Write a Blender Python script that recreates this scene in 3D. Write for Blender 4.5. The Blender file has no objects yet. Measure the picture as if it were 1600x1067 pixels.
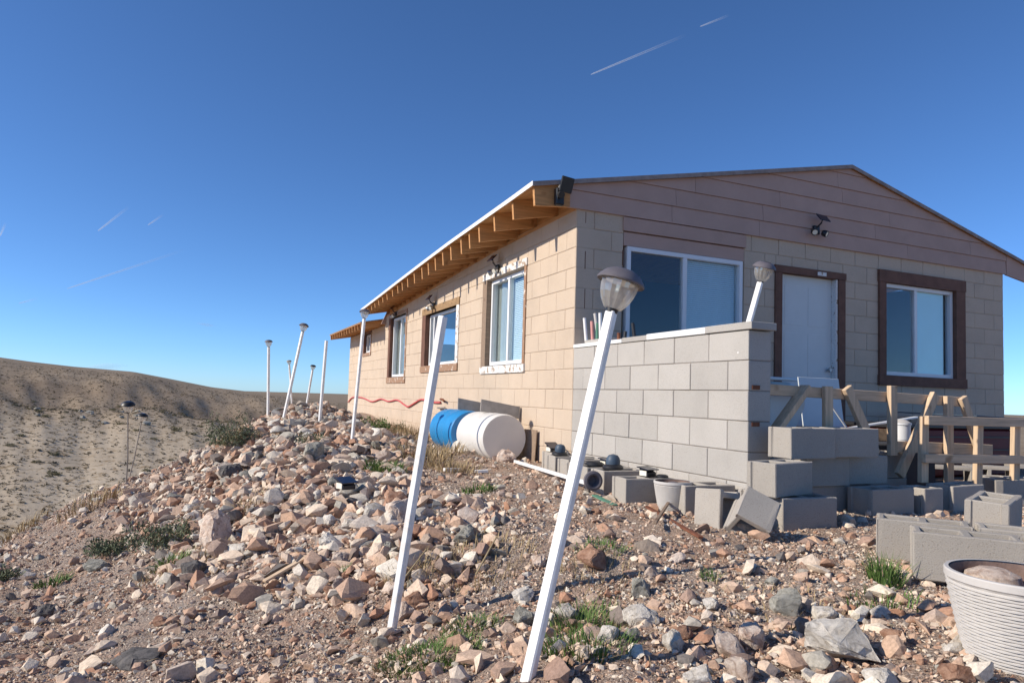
import bpy, bmesh, math, random
import numpy as np
from mathutils import Vector, Matrix
R = math.radians
random.seed(7)
rng = np.random.default_rng(11)
sc = bpy.context.scene
col = sc.collection

# ------------------------------------------------------------------ camera
CAM = Vector((-3.246, -6.005, 0.528))
YAW, PITCH, ROLL = R(23.28), R(3.3), R(1.73)
FW = Vector((math.sin(YAW) * math.cos(PITCH), math.cos(YAW) * math.cos(PITCH), math.sin(PITCH)))
RT = Vector((math.cos(YAW), -math.sin(YAW), 0))
UP = RT.cross(FW)
RT2 = RT * math.cos(ROLL) + UP * math.sin(ROLL)
UP2 = UP * math.cos(ROLL) - RT * math.sin(ROLL)
cd = bpy.data.cameras.new('camera')
cam = bpy.data.objects.new('camera', cd)
col.objects.link(cam)
m = Matrix((RT2, UP2, -FW)).transposed().to_4x4()
m.translation = CAM
cam.matrix_world = m
cd.sensor_width = 36
cd.lens = 1075.5 / 1600 * 36
cd.shift_y = 23 / 1600
cd.clip_start = 0.05
cd.clip_end = 60000
sc.camera = cam

# ------------------------------------------------------------------ world, sun, exposure
SUN = Vector((-1, 0.14, 0.62)).normalized()
SUN_EL = math.asin(SUN.z)
SUN_AZ = math.atan2(SUN.x, SUN.y)
w = bpy.data.worlds.new('World')
sc.world = w
w.use_nodes = True
nt = w.node_tree
sky = nt.nodes.new('ShaderNodeTexSky')
sky.sky_type = 'NISHITA'
sky.sun_disc = False
sky.sun_elevation = SUN_EL
sky.sun_rotation = SUN_AZ
sky.altitude = 900
sky.air_density = 0.7
sky.dust_density = 0.3
sky.ozone_density = 8.0
tn = nt.nodes.new('ShaderNodeMix'); tn.data_type = 'RGBA'; tn.blend_type = 'MULTIPLY'; tn.inputs[0].default_value = 1
tn.inputs[7].default_value = (.89, 1.0, 1.04, 1)
nt.links.new(sky.outputs[0], tn.inputs[6])
nt.links.new(tn.outputs[2], nt.nodes['Background'].inputs[0])
nt.nodes['Background'].inputs[1].default_value = 0.145
sl = bpy.data.lights.new('sun', 'SUN')
sl.energy = 5.0
sl.angle = R(0.5)
sl.color = (1.0, 0.905, 0.775)
so = bpy.data.objects.new('sun', sl)
so.rotation_euler = SUN.to_track_quat('Z', 'Y').to_euler()
so.location = (-20, 3, 14)
col.objects.link(so)
vs = sc.view_settings
vs.view_transform = 'Standard'
vs.look = 'None'
vs.gamma = 1
vs.use_curve_mapping = False
vs.exposure = 0.17

# ------------------------------------------------------------------ materials
def nodes(name):
    mt = bpy.data.materials.new(name)
    mt.use_nodes = True
    n = mt.node_tree.nodes
    return mt, n, mt.node_tree.links, n['Principled BSDF']

def tex(n, l, kind, scale, coord='pos', detail=4, rough=0.6, vec=None):
    t = n.new('ShaderNodeTex' + kind)
    if 'Scale' in t.inputs: t.inputs['Scale'].default_value = scale
    if 'Detail' in t.inputs: t.inputs['Detail'].default_value = detail
    if 'Roughness' in t.inputs: t.inputs['Roughness'].default_value = rough
    if vec is None:
        if coord == 'pos':
            g = n.new('ShaderNodeNewGeometry'); vec = g.outputs['Position']
        else:
            g = n.new('ShaderNodeTexCoord'); vec = g.outputs['Object']
    l.new(vec, t.inputs['Vector'])
    return t

def ramp(n, l, src, stops):
    r = n.new('ShaderNodeValToRGB')
    e = r.color_ramp.elements
    while len(e) < len(stops): e.new(0.5)
    for i, (p, c) in enumerate(stops):
        e[i].position = p
        e[i].color = (c[0], c[1], c[2], 1)
    l.new(src, r.inputs[0])
    return r

def mixc(n, l, fac, a, b, mode='MIX'):
    x = n.new('ShaderNodeMix'); x.data_type = 'RGBA'; x.blend_type = mode
    if isinstance(fac, (int, float)): x.inputs[0].default_value = fac
    else: l.new(fac, x.inputs[0])
    for s, v in ((6, a), (7, b)):
        if isinstance(v, (tuple, list)): x.inputs[s].default_value = (*v[:3], 1)
        else: l.new(v, x.inputs[s])
    return x.outputs[2]

def bump(n, l, bs, h, strength, dist):
    b = n.new('ShaderNodeBump')
    b.inputs['Strength'].default_value = strength
    b.inputs['Distance'].default_value = dist
    l.new(h, b.inputs['Height'])
    l.new(b.outputs[0], bs.inputs['Normal'])

def mul(c, k): return tuple(min(1, x * k) for x in c)

def mat(name, c, rough=0.85, var=0.18, scale=6, fine=120, bstr=0.3, bdist=0.004, coord='pos', spec=0.3, rnd=0.0, metal=0.0):
    mt, n, l, b = nodes(name)
    t = tex(n, l, 'Noise', scale, coord)
    r = ramp(n, l, t.outputs[0], [(0.3, mul(c, 1 - var)), (0.7, mul(c, 1 + var))])
    out = r.outputs[0]
    f = tex(n, l, 'Noise', fine, coord, 5, 0.7)
    fr = ramp(n, l, f.outputs[0], [(0.3, (1 - var * .8,) * 3), (0.7, (1, 1, 1))])
    out = mixc(n, l, 1.0, out, fr.outputs[0], 'MULTIPLY')
    if rnd:
        oi = n.new('ShaderNodeObjectInfo')
        rr = ramp(n, l, oi.outputs['Random'], [(0, (1 - rnd,) * 3), (1, (1, 1, 1))])
        out = mixc(n, l, 1.0, out, rr.outputs[0], 'MULTIPLY')
    l.new(out, b.inputs['Base Color'])
    b.inputs['Roughness'].default_value = rough
    b.inputs['Specular IOR Level'].default_value = spec
    b.inputs['Metallic'].default_value = metal
    if bstr: bump(n, l, b, f.outputs[0], bstr, bdist)
    return mt

def wood(name, c, axis=0, var=0.3, rough=0.75):
    mt, n, l, b = nodes(name)
    tc = n.new('ShaderNodeTexCoord')
    mp = n.new('ShaderNodeMapping')
    s = [26, 26, 26]; s[axis] = 1.6
    mp.inputs['Scale'].default_value = s
    l.new(tc.outputs['Object'], mp.inputs['Vector'])
    t = tex(n, l, 'Noise', 1.6, vec=mp.outputs[0], detail=5)
    r = ramp(n, l, t.outputs[0], [(0.28, mul(c, 1 - var)), (0.55, c), (0.75, mul(c, 1 + var * .6))])
    k = tex(n, l, 'Noise', 5, 'pos', 2)
    kr = ramp(n, l, k.outputs[0], [(0.25, (.55, .45, .36)), (0.36, (1, 1, 1))])
    l.new(mixc(n, l, 1.0, r.outputs[0], kr.outputs[0], 'MULTIPLY'), b.inputs['Base Color'])
    b.inputs['Roughness'].default_value = rough
    bump(n, l, b, t.outputs[0], 0.3, 0.003)
    return mt

def peel(name, paint, under, thr=0.5, scale=9, rough=0.6):
    """old paint flaked off the timber below"""
    mt, n, l, b = nodes(name)
    t = tex(n, l, 'Noise', scale, 'pos', 6, 0.7)
    r = ramp(n, l, t.outputs[0], [(thr - .02, under), (thr + .02, paint)])
    f = tex(n, l, 'Noise', 60, 'pos', 4)
    fr = ramp(n, l, f.outputs[0], [(0.3, (.75,) * 3), (0.7, (1, 1, 1))])
    l.new(mixc(n, l, 1.0, r.outputs[0], fr.outputs[0], 'MULTIPLY'), b.inputs['Base Color'])
    b.inputs['Roughness'].default_value = rough
    bump(n, l, b, r.outputs[0], 0.4, 0.003)
    return mt

def rock_mat(name, c1, c2, c3):
    mt, n, l, b = nodes(name)
    t = tex(n, l, 'Noise', 9, 'pos', 6, 0.65)
    r = ramp(n, l, t.outputs[0], [(0.3, c1), (0.52, c2), (0.72, c3)])
    f = tex(n, l, 'Noise', 70, 'pos', 6, 0.75)
    fr = ramp(n, l, f.outputs[0], [(0.3, (.6,) * 3), (0.62, (1, 1, 1))])
    oi = n.new('ShaderNodeObjectInfo')
    rr = ramp(n, l, oi.outputs['Random'], [(0, (.72, .72, .72)), (1, (1, 1, 1))])
    o = mixc(n, l, 1.0, r.outputs[0], fr.outputs[0], 'MULTIPLY')
    sp = tex(n, l, 'Noise', 26, 'pos', 7, .8)
    sr = ramp(n, l, sp.outputs[0], [(0.42, (0, 0, 0)), (0.56, (.55, .55, .55))])
    o = mixc(n, l, sr.outputs[0], o, mul(c3, 1.12))
    vn = tex(n, l, 'Noise', 5.5, 'pos', 3, .5)
    vr = ramp(n, l, vn.outputs[0], [(0.485, (0, 0, 0)), (0.5, (.6, .6, .6)), (0.515, (0, 0, 0))])
    o = mixc(n, l, vr.outputs[0], o, mul(c1, .7))
    l.new(mixc(n, l, 1.0, o, rr.outputs[0], 'MULTIPLY'), b.inputs['Base Color'])
    b.inputs['Roughness'].default_value = 0.9
    b.inputs['Specular IOR Level'].default_value = 0.2
    bump(n, l, b, sp.outputs[0], 0.8, 0.02)
    return mt

M = {}
def block_paint(name, c, rnd, foot):
    mt, n, l, b = nodes(name)
    t = tex(n, l, 'Noise', 2.2, 'pos', 6, .65)
    r = ramp(n, l, t.outputs[0], [(.30, mul(c, .91)), (.5, c), (.72, mul(c, 1.05))])
    p = tex(n, l, 'Noise', 190, 'pos', 4, .7)
    pr = ramp(n, l, p.outputs[0], [(.34, (.62, .60, .58)), (.44, (1, 1, 1))])
    o = mixc(n, l, 1.0, r.outputs[0], pr.outputs[0], 'MULTIPLY')
    oi = n.new('ShaderNodeObjectInfo')
    rr = ramp(n, l, oi.outputs['Random'], [(0, (1 - rnd,) * 3), (1, (1, 1, 1))])
    o = mixc(n, l, 1.0, o, rr.outputs[0], 'MULTIPLY')
    if foot is not None:
        g = n.new('ShaderNodeNewGeometry'); sx = n.new('ShaderNodeSeparateXYZ'); l.new(g.outputs['Position'], sx.inputs[0])
        s = tex(n, l, 'Noise', 3.5, 'pos', 5, .7)
        ma = n.new('ShaderNodeMath'); ma.operation = 'MULTIPLY_ADD'; ma.inputs[1].default_value = .9; l.new(s.outputs[0], ma.inputs[0]); l.new(sx.outputs[2], ma.inputs[2])
        fr_ = ramp(n, l, ma.outputs[0], [(.22, (.55, .55, .55)), (.5, (0, 0, 0))])
        o = mixc(n, l, fr_.outputs[0], o, foot)
    l.new(o, b.inputs['Base Color'])
    b.inputs['Roughness'].default_value = .9; b.inputs['Specular IOR Level'].default_value = .25
    bump(n, l, b, p.outputs[0], .6, .006)
    return mt
M['paint'] = block_paint('beige_wall_paint', (.555, .45, .347), .04, (.40, .30, .22))
M['joint'] = mat('painted_mortar', (.50, .40, .305), .9, .15, 5, 120, .4, .004)
M['siding'] = mat('siding_paint', (.48, .33, .272), .8, .06, 3, 90, .15, .002, rnd=.07)
M['brown'] = mat('brown_trim_paint', (.17, .085, .058), .75, .2, 8, 90, .4, .005)
M['cmu'] = block_paint('grey_concrete_block', (.455, .43, .395), .13, None)
M['cmu2'] = block_paint('loose_concrete_block', (.405, .37, .325), .16, None)
M['mortar'] = mat('grey_mortar', (.27, .24, .21), .95, .2, 8, 140, .5, .006)
M['white'] = mat('white_plastic', (.78, .775, .755), .45, .07, 22, 70, .05, .001, spec=.4)
def scuffed():
    mt = mat('scuffed_white_pipe', (.80, .795, .775), .42, .06, 18, 70, .06, .001, spec=.4)
    n, l = mt.node_tree.nodes, mt.node_tree.links; b = n['Principled BSDF']
    s = b.inputs['Base Color'].links[0].from_socket
    t = tex(n, l, 'Noise', 7, 'pos', 8, .75)
    r = ramp(n, l, t.outputs[0], [(.52, (0, 0, 0)), (.66, (.55, .55, .55))])
    l.new(mixc(n, l, r.outputs[0], s, (.50, .42, .33)), b.inputs['Base Color'])
    return mt
M['pipe'] = scuffed()
M['whitepaint'] = peel('weathered_white_paint', (.80, .78, .74), (.34, .22, .13), .40, 11)
M['whiteflake'] = peel('flaking_white_paint', (.82, .80, .76), (.40, .29, .20), .45, 13)
M['bareflake'] = peel('mostly_bare_timber', (.74, .66, .56), (.36, .21, .12), .60, 12)
M['vinyl'] = mat('white_vinyl', (.74, .75, .76), .4, .03, 4, 30, 0, .001, spec=.5)
M['wood_x'] = wood('pine_along_x', (.60, .44, .29), 0)
M['wood_y'] = wood('pine_along_y', (.50, .255, .095), 1)
M['wood_z'] = wood('pine_along_z', (.60, .44, .29), 2)
M['rafter'] = wood('rafter_pine', (.52, .26, .095), 0)
M['oldwood'] = wood('grey_weathered_wood', (.27, .19, .13), 0)
M['osb'] = mat('osb_sheet', (.34, .22, .12), .9, .3, 30, 90, .3, .003)
M['shingle'] = mat('roof_covering', (.30, .255, .24), .9, .2, 12, 140, .5, .006)
M['black'] = mat('black_plastic', (.018, .018, .02), .45, .2, 6, 60, .05, .001, spec=.5)
M['cap'] = mat('faded_dark_plastic', (.13, .118, .132), .55, .15, 12, 80, .1, .001, spec=.4)
M['solar'] = mat('solar_cell_face', (.012, .016, .035), .15, .2, 5, 50, 0, .001, spec=.6)
M['lensw'] = mat('frosted_white_lens', (.78, .74, .62), .35, .05, 9, 50, 0, .001)
M['metal'] = mat('dull_metal', (.42, .42, .42), .4, .2, 9, 80, .1, .001, metal=.8)
M['stake'] = mat('weathered_grey_stake', (.30, .27, .24), .7, .2, 9, 80, .1, .001)
M['red'] = mat('red_rubber_hose', (.55, .10, .10), .5, .1, 9, 80, 0, .001)
M['green'] = mat('green_paint', (.10, .25, .17), .6, .2, 9, 80, .1, .001)
M['pink'] = mat('pink_plastic', (.62, .30, .27), .6, .1, 9, 80, 0, .001)
M['blue'] = mat('blue_barrel_plastic', (.02, .23, .52), .42, .08, 5, 60, .05, .002, spec=.5)
M['barrelw'] = mat('white_barrel_plastic', (.80, .78, .72), .45, .04, 5, 40, .05, .002, spec=.5)
M['barrelend'] = mat('yellowed_barrel_plastic', (.62, .575, .475), .5, .06, 4, 40, .05, .002)
def translucent(name, c, k):
    mt, n, l, b = nodes(name)
    t = tex(n, l, 'Noise', 4, 'pos', 3)
    r = ramp(n, l, t.outputs[0], [(.3, mul(c, .93)), (.7, c)])
    l.new(r.outputs[0], b.inputs['Base Color']); b.inputs['Roughness'].default_value = .42
    tl = n.new('ShaderNodeBsdfTranslucent'); l.new(r.outputs[0], tl.inputs[0])
    mx = n.new('ShaderNodeMixShader'); mx.inputs[0].default_value = k
    l.new(b.outputs[0], mx.inputs[1]); l.new(tl.outputs[0], mx.inputs[2]); l.new(mx.outputs[0], n['Material Output'].inputs[0])
    return mt
M['barrelw'] = translucent('white_barrel_plastic', (.92, .905, .87), .30)
M['barrelend'] = translucent('yellowed_barrel_plastic', (.90, .82, .66), .5)
M['pot'] = mat('beige_planter_plastic', (.50, .475, .445), .6, .06, 7, 60, .1, .001)
M['soil'] = mat('planter_inside', (.20, .135, .11), .9, .2, 20, 90, .5, .006)
M['rust'] = mat('rusty_steel', (.20, .075, .04), .85, .3, 15, 90, .4, .003)
M['straw'] = mat('dry_straw', (.40, .30, .165), .8, .25, 9, 60, 0, .001)
M['grass'] = mat('green_grass', (.11, .185, .045), .7, .35, 12, 60, 0, .001)
M['sage'] = mat('grey_green_leaves', (.125, .15, .085), .8, .3, 14, 60, 0, .001)
M['farbush'] = mat('desert_bush_leaves', (.22, .19, .10), .85, .3, .6, 6, 0, .001)
M['fartuft'] = mat('desert_scrub', (.17, .135, .085), .9, .3, .4, 5, 0, .001)
def soil_mat():
    """grit: cells of many small stone tints over brown earth"""
    mt, n, l, b = nodes('gravel_soil')
    g = n.new('ShaderNodeNewGeometry')
    wz = tex(n, l, 'Noise', 14, 'pos', 3)
    va = n.new('ShaderNodeVectorMath'); va.operation = 'MULTIPLY_ADD'; va.inputs[1].default_value = (.03, .03, .03)
    l.new(wz.outputs['Color'], va.inputs[0]); l.new(g.outputs['Position'], va.inputs[2])
    outs, hs = [], []
    for sc_ in (75, 160):
        v = tex(n, l, 'Voronoi', sc_, vec=va.outputs[0])
        sp = n.new('ShaderNodeSeparateColor'); l.new(v.outputs['Color'], sp.inputs[0])
        r = ramp(n, l, sp.outputs[0], [(0, (.44, .32, .25)), (.3, (.66, .51, .41)), (.5, (.56, .42, .33)), (.68, (.76, .65, .54)), (.82, (.50, .44, .38)), (.93, (.84, .78, .68)), (1, (.36, .27, .21))])
        outs.append(r.outputs[0]); hs.append(v.outputs['Distance'])
    t = tex(n, l, 'Noise', 2.6, 'pos', 5, .7)
    tr = ramp(n, l, t.outputs[0], [(.42, (0, 0, 0)), (.58, (1, 1, 1))])
    o = mixc(n, l, tr.outputs[0], outs[0], outs[1])
    e = tex(n, l, 'Noise', 6, 'pos', 6, .7)
    er = ramp(n, l, e.outputs[0], [(.45, (0, 0, 0)), (.60, (.85, .85, .85))])
    o = mixc(n, l, er.outputs[0], o, (.58, .44, .345))
    rp = tex(n, l, 'Noise', 1.1, 'pos', 5, .65)
    rr = ramp(n, l, rp.outputs[0], [(.42, (1, 1, 1)), (.62, (.97, .86, .79))])
    l.new(mixc(n, l, 1.0, o, rr.outputs[0], 'MULTIPLY'), b.inputs['Base Color'])
    b.inputs['Roughness'].default_value = .95; b.inputs['Specular IOR Level'].default_value = .2
    iv = n.new('ShaderNodeMath'); iv.operation = 'MULTIPLY'; iv.inputs[1].default_value = -1; l.new(hs[0], iv.inputs[0])
    bump(n, l, b, iv.outputs[0], .9, .02)
    return mt
M['dirt'] = soil_mat()
M['dirt_old'] = mat('gravel_soil', (.45, .30, .215), .95, .22, 1.6, 70, .8, .02)
M['tub'] = mat('bluish_white_enamel', (.62, .70, .74), .35, .03, 4, 40, 0, .001, spec=.5)
M['redbox'] = mat('dark_red_paint', (.11, .01, .015), .5, .15, 5, 50, 0, .001)
M['tarp'] = mat('dark_blue_sheet', (.06, .09, .13), .5, .2, 5, 50, .1, .002)
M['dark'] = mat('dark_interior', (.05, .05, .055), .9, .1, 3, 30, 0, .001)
M['blind'] = mat('pale_window_blind', (.74, .80, .82), .6, .03, 4, 40, 0, .001)
M['teal'] = mat('pale_teal_shade', (.70, .90, .88), .6, .03, 4, 40, 0, .001)
M['curtain'] = mat('grey_curtain', (.52, .51, .46), .9, .1, 4, 40, .1, .004)
M['door'] = mat('white_door_paint', (.63, .665, .66), .5, .03, 4, 40, .05, .001)
M['slab'] = mat('concrete_slab', (.33, .30, .27), .95, .2, 8, 140, .5, .006)
M['rk_pink'] = rock_mat('pinkish_tan_stone', (.46, .29, .21), (.70, .53, .42), (.84, .73, .62))
M['rk_white'] = rock_mat('pale_grey_stone', (.54, .46, .37), (.78, .71, .61), (.88, .83, .75))
M['rk_rust'] = rock_mat('rust_orange_stone', (.21, .10, .065), (.36, .19, .12), (.50, .32, .225))
M['rk_olive'] = rock_mat('grey_green_stone', (.22, .21, .175), (.35, .335, .285), (.47, .45, .39))
M['rk_dark'] = rock_mat('dark_grey_stone', (.085, .08, .078), (.15, .14, .135), (.23, .21, .195))

def island_rocks():
    mt, n, l, b = nodes('mixed_rubble_stone')
    g = n.new('ShaderNodeNewGeometry')
    r = ramp(n, l, g.outputs['Random Per Island'], [(0, (.46, .27, .18)), (.14, (.68, .49, .36)), (.29, (.82, .70, .55)), (.40, (.56, .35, .235)), (.50, (.86, .79, .66)), (.60, (.60, .42, .30)), (.69, (.46, .25, .16)), (.75, (.40, .37, .31)), (.83, (.78, .69, .58)), (.92, (.38, .25, .19)), (.97, (.21, .185, .165))])
    r.color_ramp.interpolation = 'LINEAR'
    f = tex(n, l, 'Noise', 85, 'pos', 5, 0.7)
    fr = ramp(n, l, f.outputs[0], [(0.3, (.6,) * 3), (0.64, (1, 1, 1))])
    l.new(mixc(n, l, 1.0, r.outputs[0], fr.outputs[0], 'MULTIPLY'), b.inputs['Base Color'])
    b.inputs['Roughness'].default_value = .92
    b.inputs['Specular IOR Level'].default_value = .2
    bump(n, l, b, f.outputs[0], .5, .008)
    return mt
M['rubble'] = island_rocks()

def glass_mat(name, tint, refl):
    mt, n, l, b = nodes(name)
    n.remove(b)
    tr = n.new('ShaderNodeBsdfTransparent'); tr.inputs[0].default_value = (*tint, 1)
    gl = n.new('ShaderNodeBsdfGlossy'); gl.inputs['Roughness'].default_value = .02
    lw = n.new('ShaderNodeLayerWeight'); lw.inputs[0].default_value = .5
    p_ = n.new('ShaderNodeMath'); p_.operation = 'POWER'; p_.inputs[1].default_value = 4
    q_ = n.new('ShaderNodeMath'); q_.operation = 'MULTIPLY_ADD'; q_.inputs[1].default_value = .8; q_.inputs[2].default_value = refl
    l.new(lw.outputs['Facing'], p_.inputs[0]); l.new(p_.outputs[0], q_.inputs[0])
    mx = n.new('ShaderNodeMixShader')
    l.new(q_.outputs[0], mx.inputs[0]); l.new(tr.outputs[0], mx.inputs[1]); l.new(gl.outputs[0], mx.inputs[2])
    l.new(mx.outputs[0], n['Material Output'].inputs[0])
    return mt
M['glass'] = glass_mat('window_glass', (.92, .97, .985), .05)
def lens_mat():
    mt, n, l, b = nodes('ribbed_lamp_lens')
    n.remove(b)
    tr = n.new('ShaderNodeBsdfTransparent'); tr.inputs[0].default_value = (.95, .93, .90, 1)
    df = n.new('ShaderNodeBsdfDiffuse'); df.inputs[0].default_value = (.72, .70, .65, 1)
    tl = n.new('ShaderNodeBsdfTranslucent'); tl.inputs[0].default_value = (.72, .70, .65, 1)
    gl = n.new('ShaderNodeBsdfGlossy'); gl.inputs['Roughness'].default_value = .06
    a1 = n.new('ShaderNodeMixShader'); a1.inputs[0].default_value = .5; l.new(df.outputs[0], a1.inputs[1]); l.new(tl.outputs[0], a1.inputs[2])
    a2 = n.new('ShaderNodeMixShader'); a2.inputs[0].default_value = .36; l.new(tr.outputs[0], a2.inputs[1]); l.new(a1.outputs[0], a2.inputs[2])
    a3 = n.new('ShaderNodeMixShader'); a3.inputs[0].default_value = .14; l.new(a2.outputs[0], a3.inputs[1]); l.new(gl.outputs[0], a3.inputs[2])
    l.new(a3.outputs[0], n['Material Output'].inputs[0])
    return mt
M['lens'] = lens_mat()

def hill_mat():
    mt, n, l, b = nodes('desert_hillside')
    t = tex(n, l, 'Noise', .03, 'pos', 7, .62)
    g = n.new('ShaderNodeNewGeometry')
    ln = n.new('ShaderNodeVectorMath'); ln.operation = 'LENGTH'; l.new(g.outputs['Position'], ln.inputs[0])
    wob = n.new('ShaderNodeMath'); wob.operation = 'MULTIPLY_ADD'; wob.inputs[1].default_value = 70; l.new(t.outputs[0], wob.inputs[0]); l.new(ln.outputs['Value'], wob.inputs[2])
    mr = n.new('ShaderNodeMapRange'); mr.inputs[1].default_value = 35; mr.inputs[2].default_value = 535; l.new(wob.outputs[0], mr.inputs[0])
    dr = ramp(n, l, mr.outputs[0], [(0, (.53, .445, .335)), (.17, (.49, .41, .305)), (.26, (.30, .24, .175)), (.42, (.26, .205, .15)), (.6, (.30, .24, .175)), (1, (.28, .225, .165))])
    r = ramp(n, l, t.outputs[0], [(.35, (.80, .78, .76)), (.6, (1, 1, 1))])
    o = mixc(n, l, 1.0, dr.outputs[0], r.outputs[0], 'MULTIPLY')
    d = tex(n, l, 'Noise', .8, 'pos', 6, .75)
    d2 = ramp(n, l, d.outputs[0], [(.38, (.66, .60, .52)), (.47, (1, 1, 1))])
    l.new(mixc(n, l, 1.0, o, d2.outputs[0], 'MULTIPLY'), b.inputs['Base Color'])
    b.inputs['Roughness'].default_value = 1
    b.inputs['Specular IOR Level'].default_value = .05
    bump(n, l, b, d.outputs[0], .35, .4)
    return mt
M['hill'] = hill_mat()

# ------------------------------------------------------------------ mesh helpers
class MB:
    def __init__(s): s.v = []; s.f = []
    def box(s, x0, x1, y0, y1, z0, z1):
        i = len(s.v)
        s.v += [(x0, y0, z0), (x1, y0, z0), (x1, y1, z0), (x0, y1, z0), (x0, y0, z1), (x1, y0, z1), (x1, y1, z1), (x0, y1, z1)]
        s.f += [[i + k for k in q] for q in ((0, 3, 2, 1), (4, 5, 6, 7), (0, 1, 5, 4), (1, 2, 6, 5), (2, 3, 7, 6), (3, 0, 4, 7))]
        return s
    def beam(s, p0, p1, w, d, side=(0, 0, 1)):
        """a straight timber from p0 to p1; w across, d along the side vector"""
        p0, p1 = Vector(p0), Vector(p1)
        ax = (p1 - p0).normalized()
        b = Vector(side); b = (b - ax * b.dot(ax)).normalized()
        a = ax.cross(b)
        i = len(s.v)
        for p in (p0, p1):
            for sa, sb in ((-1, -1), (1, -1), (1, 1), (-1, 1)):
                s.v.append(tuple(p + a * (w / 2 * sa) + b * (d / 2 * sb)))
        s.f += [[i + k for k in q] for q in ((0, 3, 2, 1), (4, 5, 6, 7), (0, 1, 5, 4), (1, 2, 6, 5), (2, 3, 7, 6), (3, 0, 4, 7))]
        return s
    def prism(s, poly, h, axis='y', at=0.0):
        """polygon given in the plane normal to axis, extruded from at to at+h"""
        i = len(s.v); n = len(poly)
        for t in (at, at + h):
            for (a, b) in poly:
                s.v.append((a, t, b) if axis == 'y' else ((t, a, b) if axis == 'x' else (a, b, t)))
        s.f.append([i + k for k in range(n)][::1]); s.f.append([i + n + k for k in range(n)][::-1])
        for k in range(n):
            j = (k + 1) % n
            s.f.append([i + k, i + n + k, i + n + j, i + j])
        return s
    def tube(s, path, r, n=8, cap=True):
        path = [Vector(p) for p in path]
        rs = r if isinstance(r, (list, tuple)) else [r] * len(path)
        i0 = len(s.v)
        for k, p in enumerate(path):
            t = (path[min(k + 1, len(path) - 1)] - path[max(k - 1, 0)]).normalized()
            a = t.cross(Vector((0, 0, 1)) if abs(t.z) < .9 else Vector((1, 0, 0))).normalized(); b = t.cross(a)
            for q in range(n):
                an = 2 * math.pi * q / n
                s.v.append(tuple(p + (a * math.cos(an) + b * math.sin(an)) * rs[k]))
        for k in range(len(path) - 1):
            for q in range(n):
                a, b = i0 + k * n + q, i0 + k * n + (q + 1) % n
                s.f.append([a, b, b + n, a + n])
        if cap:
            s.f.append([i0 + q for q in range(n)][::-1]); s.f.append([i0 + (len(path) - 1) * n + q for q in range(n)])
        return s
    def lathe(s, prof, n=24, o=(0, 0, 0), mtx=None, wob=None, close=True):
        """profile of (radius, height) turned about z, then moved by mtx"""
        i0 = len(s.v)
        for j, (r, z) in enumerate(prof):
            for q in range(n):
                an = 2 * math.pi * q / n
                rr = r * (wob(j, q) if wob else 1)
                p = Vector((rr * math.cos(an), rr * math.sin(an), z))
                if mtx is not None: p = mtx @ p
                s.v.append(tuple(p + Vector(o)))
        for k in range(len(prof) - 1):
            for q in range(n):
                a, b = i0 + k * n + q, i0 + k * n + (q + 1) % n
                s.f.append([a, b, b + n, a + n])
        if prof[0][0] > 0: s.f.append([i0 + q for q in range(n)][::-1])
        if prof[-1][0] > 0 and close: s.f.append([i0 + (len(prof) - 1) * n + q for q in range(n)])
        return s
    def mesh(s, name, mt, off=(0, 0, 0), smooth=False, clean=True, bevel=0):
        me = bpy.data.meshes.new(name)
        ox, oy, oz = off
        me.from_pydata([(x - ox, y - oy, z - oz) for x, y, z in s.v], [], s.f)
        if clean:
            bm = bmesh.new(); bm.from_mesh(me)
            bmesh.ops.remove_doubles(bm, verts=bm.verts, dist=1e-6)
            bmesh.ops.recalc_face_normals(bm, faces=bm.faces)
            if bevel:
                bmesh.ops.bevel(bm, geom=list(bm.edges), offset=bevel, segments=1, affect='EDGES', clamp_overlap=True)
            bm.to_mesh(me); bm.free()
        if mt: me.materials.append(mt)
        if smooth:
            me.polygons.foreach_set('use_smooth', [True] * len(me.polygons))
            try: me.set_sharp_from_angle(angle=R(35))
            except Exception: pass
        return me
    def build(s, name, mt, parent=None, smooth=False, bevel=0):
        off = wloc(parent) if parent else (0, 0, 0)
        o = bpy.data.objects.new(name, s.mesh(name, mt, off, smooth, True, bevel))
        col.objects.link(o)
        if parent: o.parent = parent
        return o

def wloc(o):
    v = Vector((0, 0, 0))
    while o: v = v + o.location; o = o.parent
    return v

def tag(o, label=None, cat=None, group=None, kind=None):
    if label: o['label'] = label
    if cat: o['category'] = cat
    if group: o['group'] = group
    if kind: o['kind'] = kind
    return o

def empty(name, loc, label, cat, group=None):
    o = bpy.data.objects.new(name, None)
    col.objects.link(o)
    o.location = loc
    o.empty_display_size = .1
    return tag(o, label, cat, group)

def part(name, loc, parent):
    """an empty-free anchor is not needed for parts; kept for nested parts"""
    o = bpy.data.objects.new(name, None); col.objects.link(o); o.parent = parent
    o.location = Vector(loc) - wloc(parent)
    return o

def link_mesh(name, me, loc, rot=(0, 0, 0), parent=None, scale=None):
    o = bpy.data.objects.new(name, me); col.objects.link(o)
    o.location = Vector(loc) - (wloc(parent) if parent else Vector((0, 0, 0)))
    o.rotation_euler = rot
    if scale: o.scale = scale
    if parent: o.parent = parent
    return o

def np_mesh(name, V, F3, mt, mats=None, mi=None, smooth=False):
    me = bpy.data.meshes.new(name)
    me.vertices.add(len(V)); me.vertices.foreach_set('co', V.astype(np.float32).ravel())
    k = F3.shape[1]
    me.loops.add(F3.size); me.loops.foreach_set('vertex_index', F3.astype(np.int32).ravel())
    me.polygons.add(len(F3)); me.polygons.foreach_set('loop_start', np.arange(0, F3.size, k, dtype=np.int32))
    me.update(calc_edges=True)
    me.materials.append(mt)
    me.polygons.foreach_set('use_smooth', [smooth] * len(F3))
    return me
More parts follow.
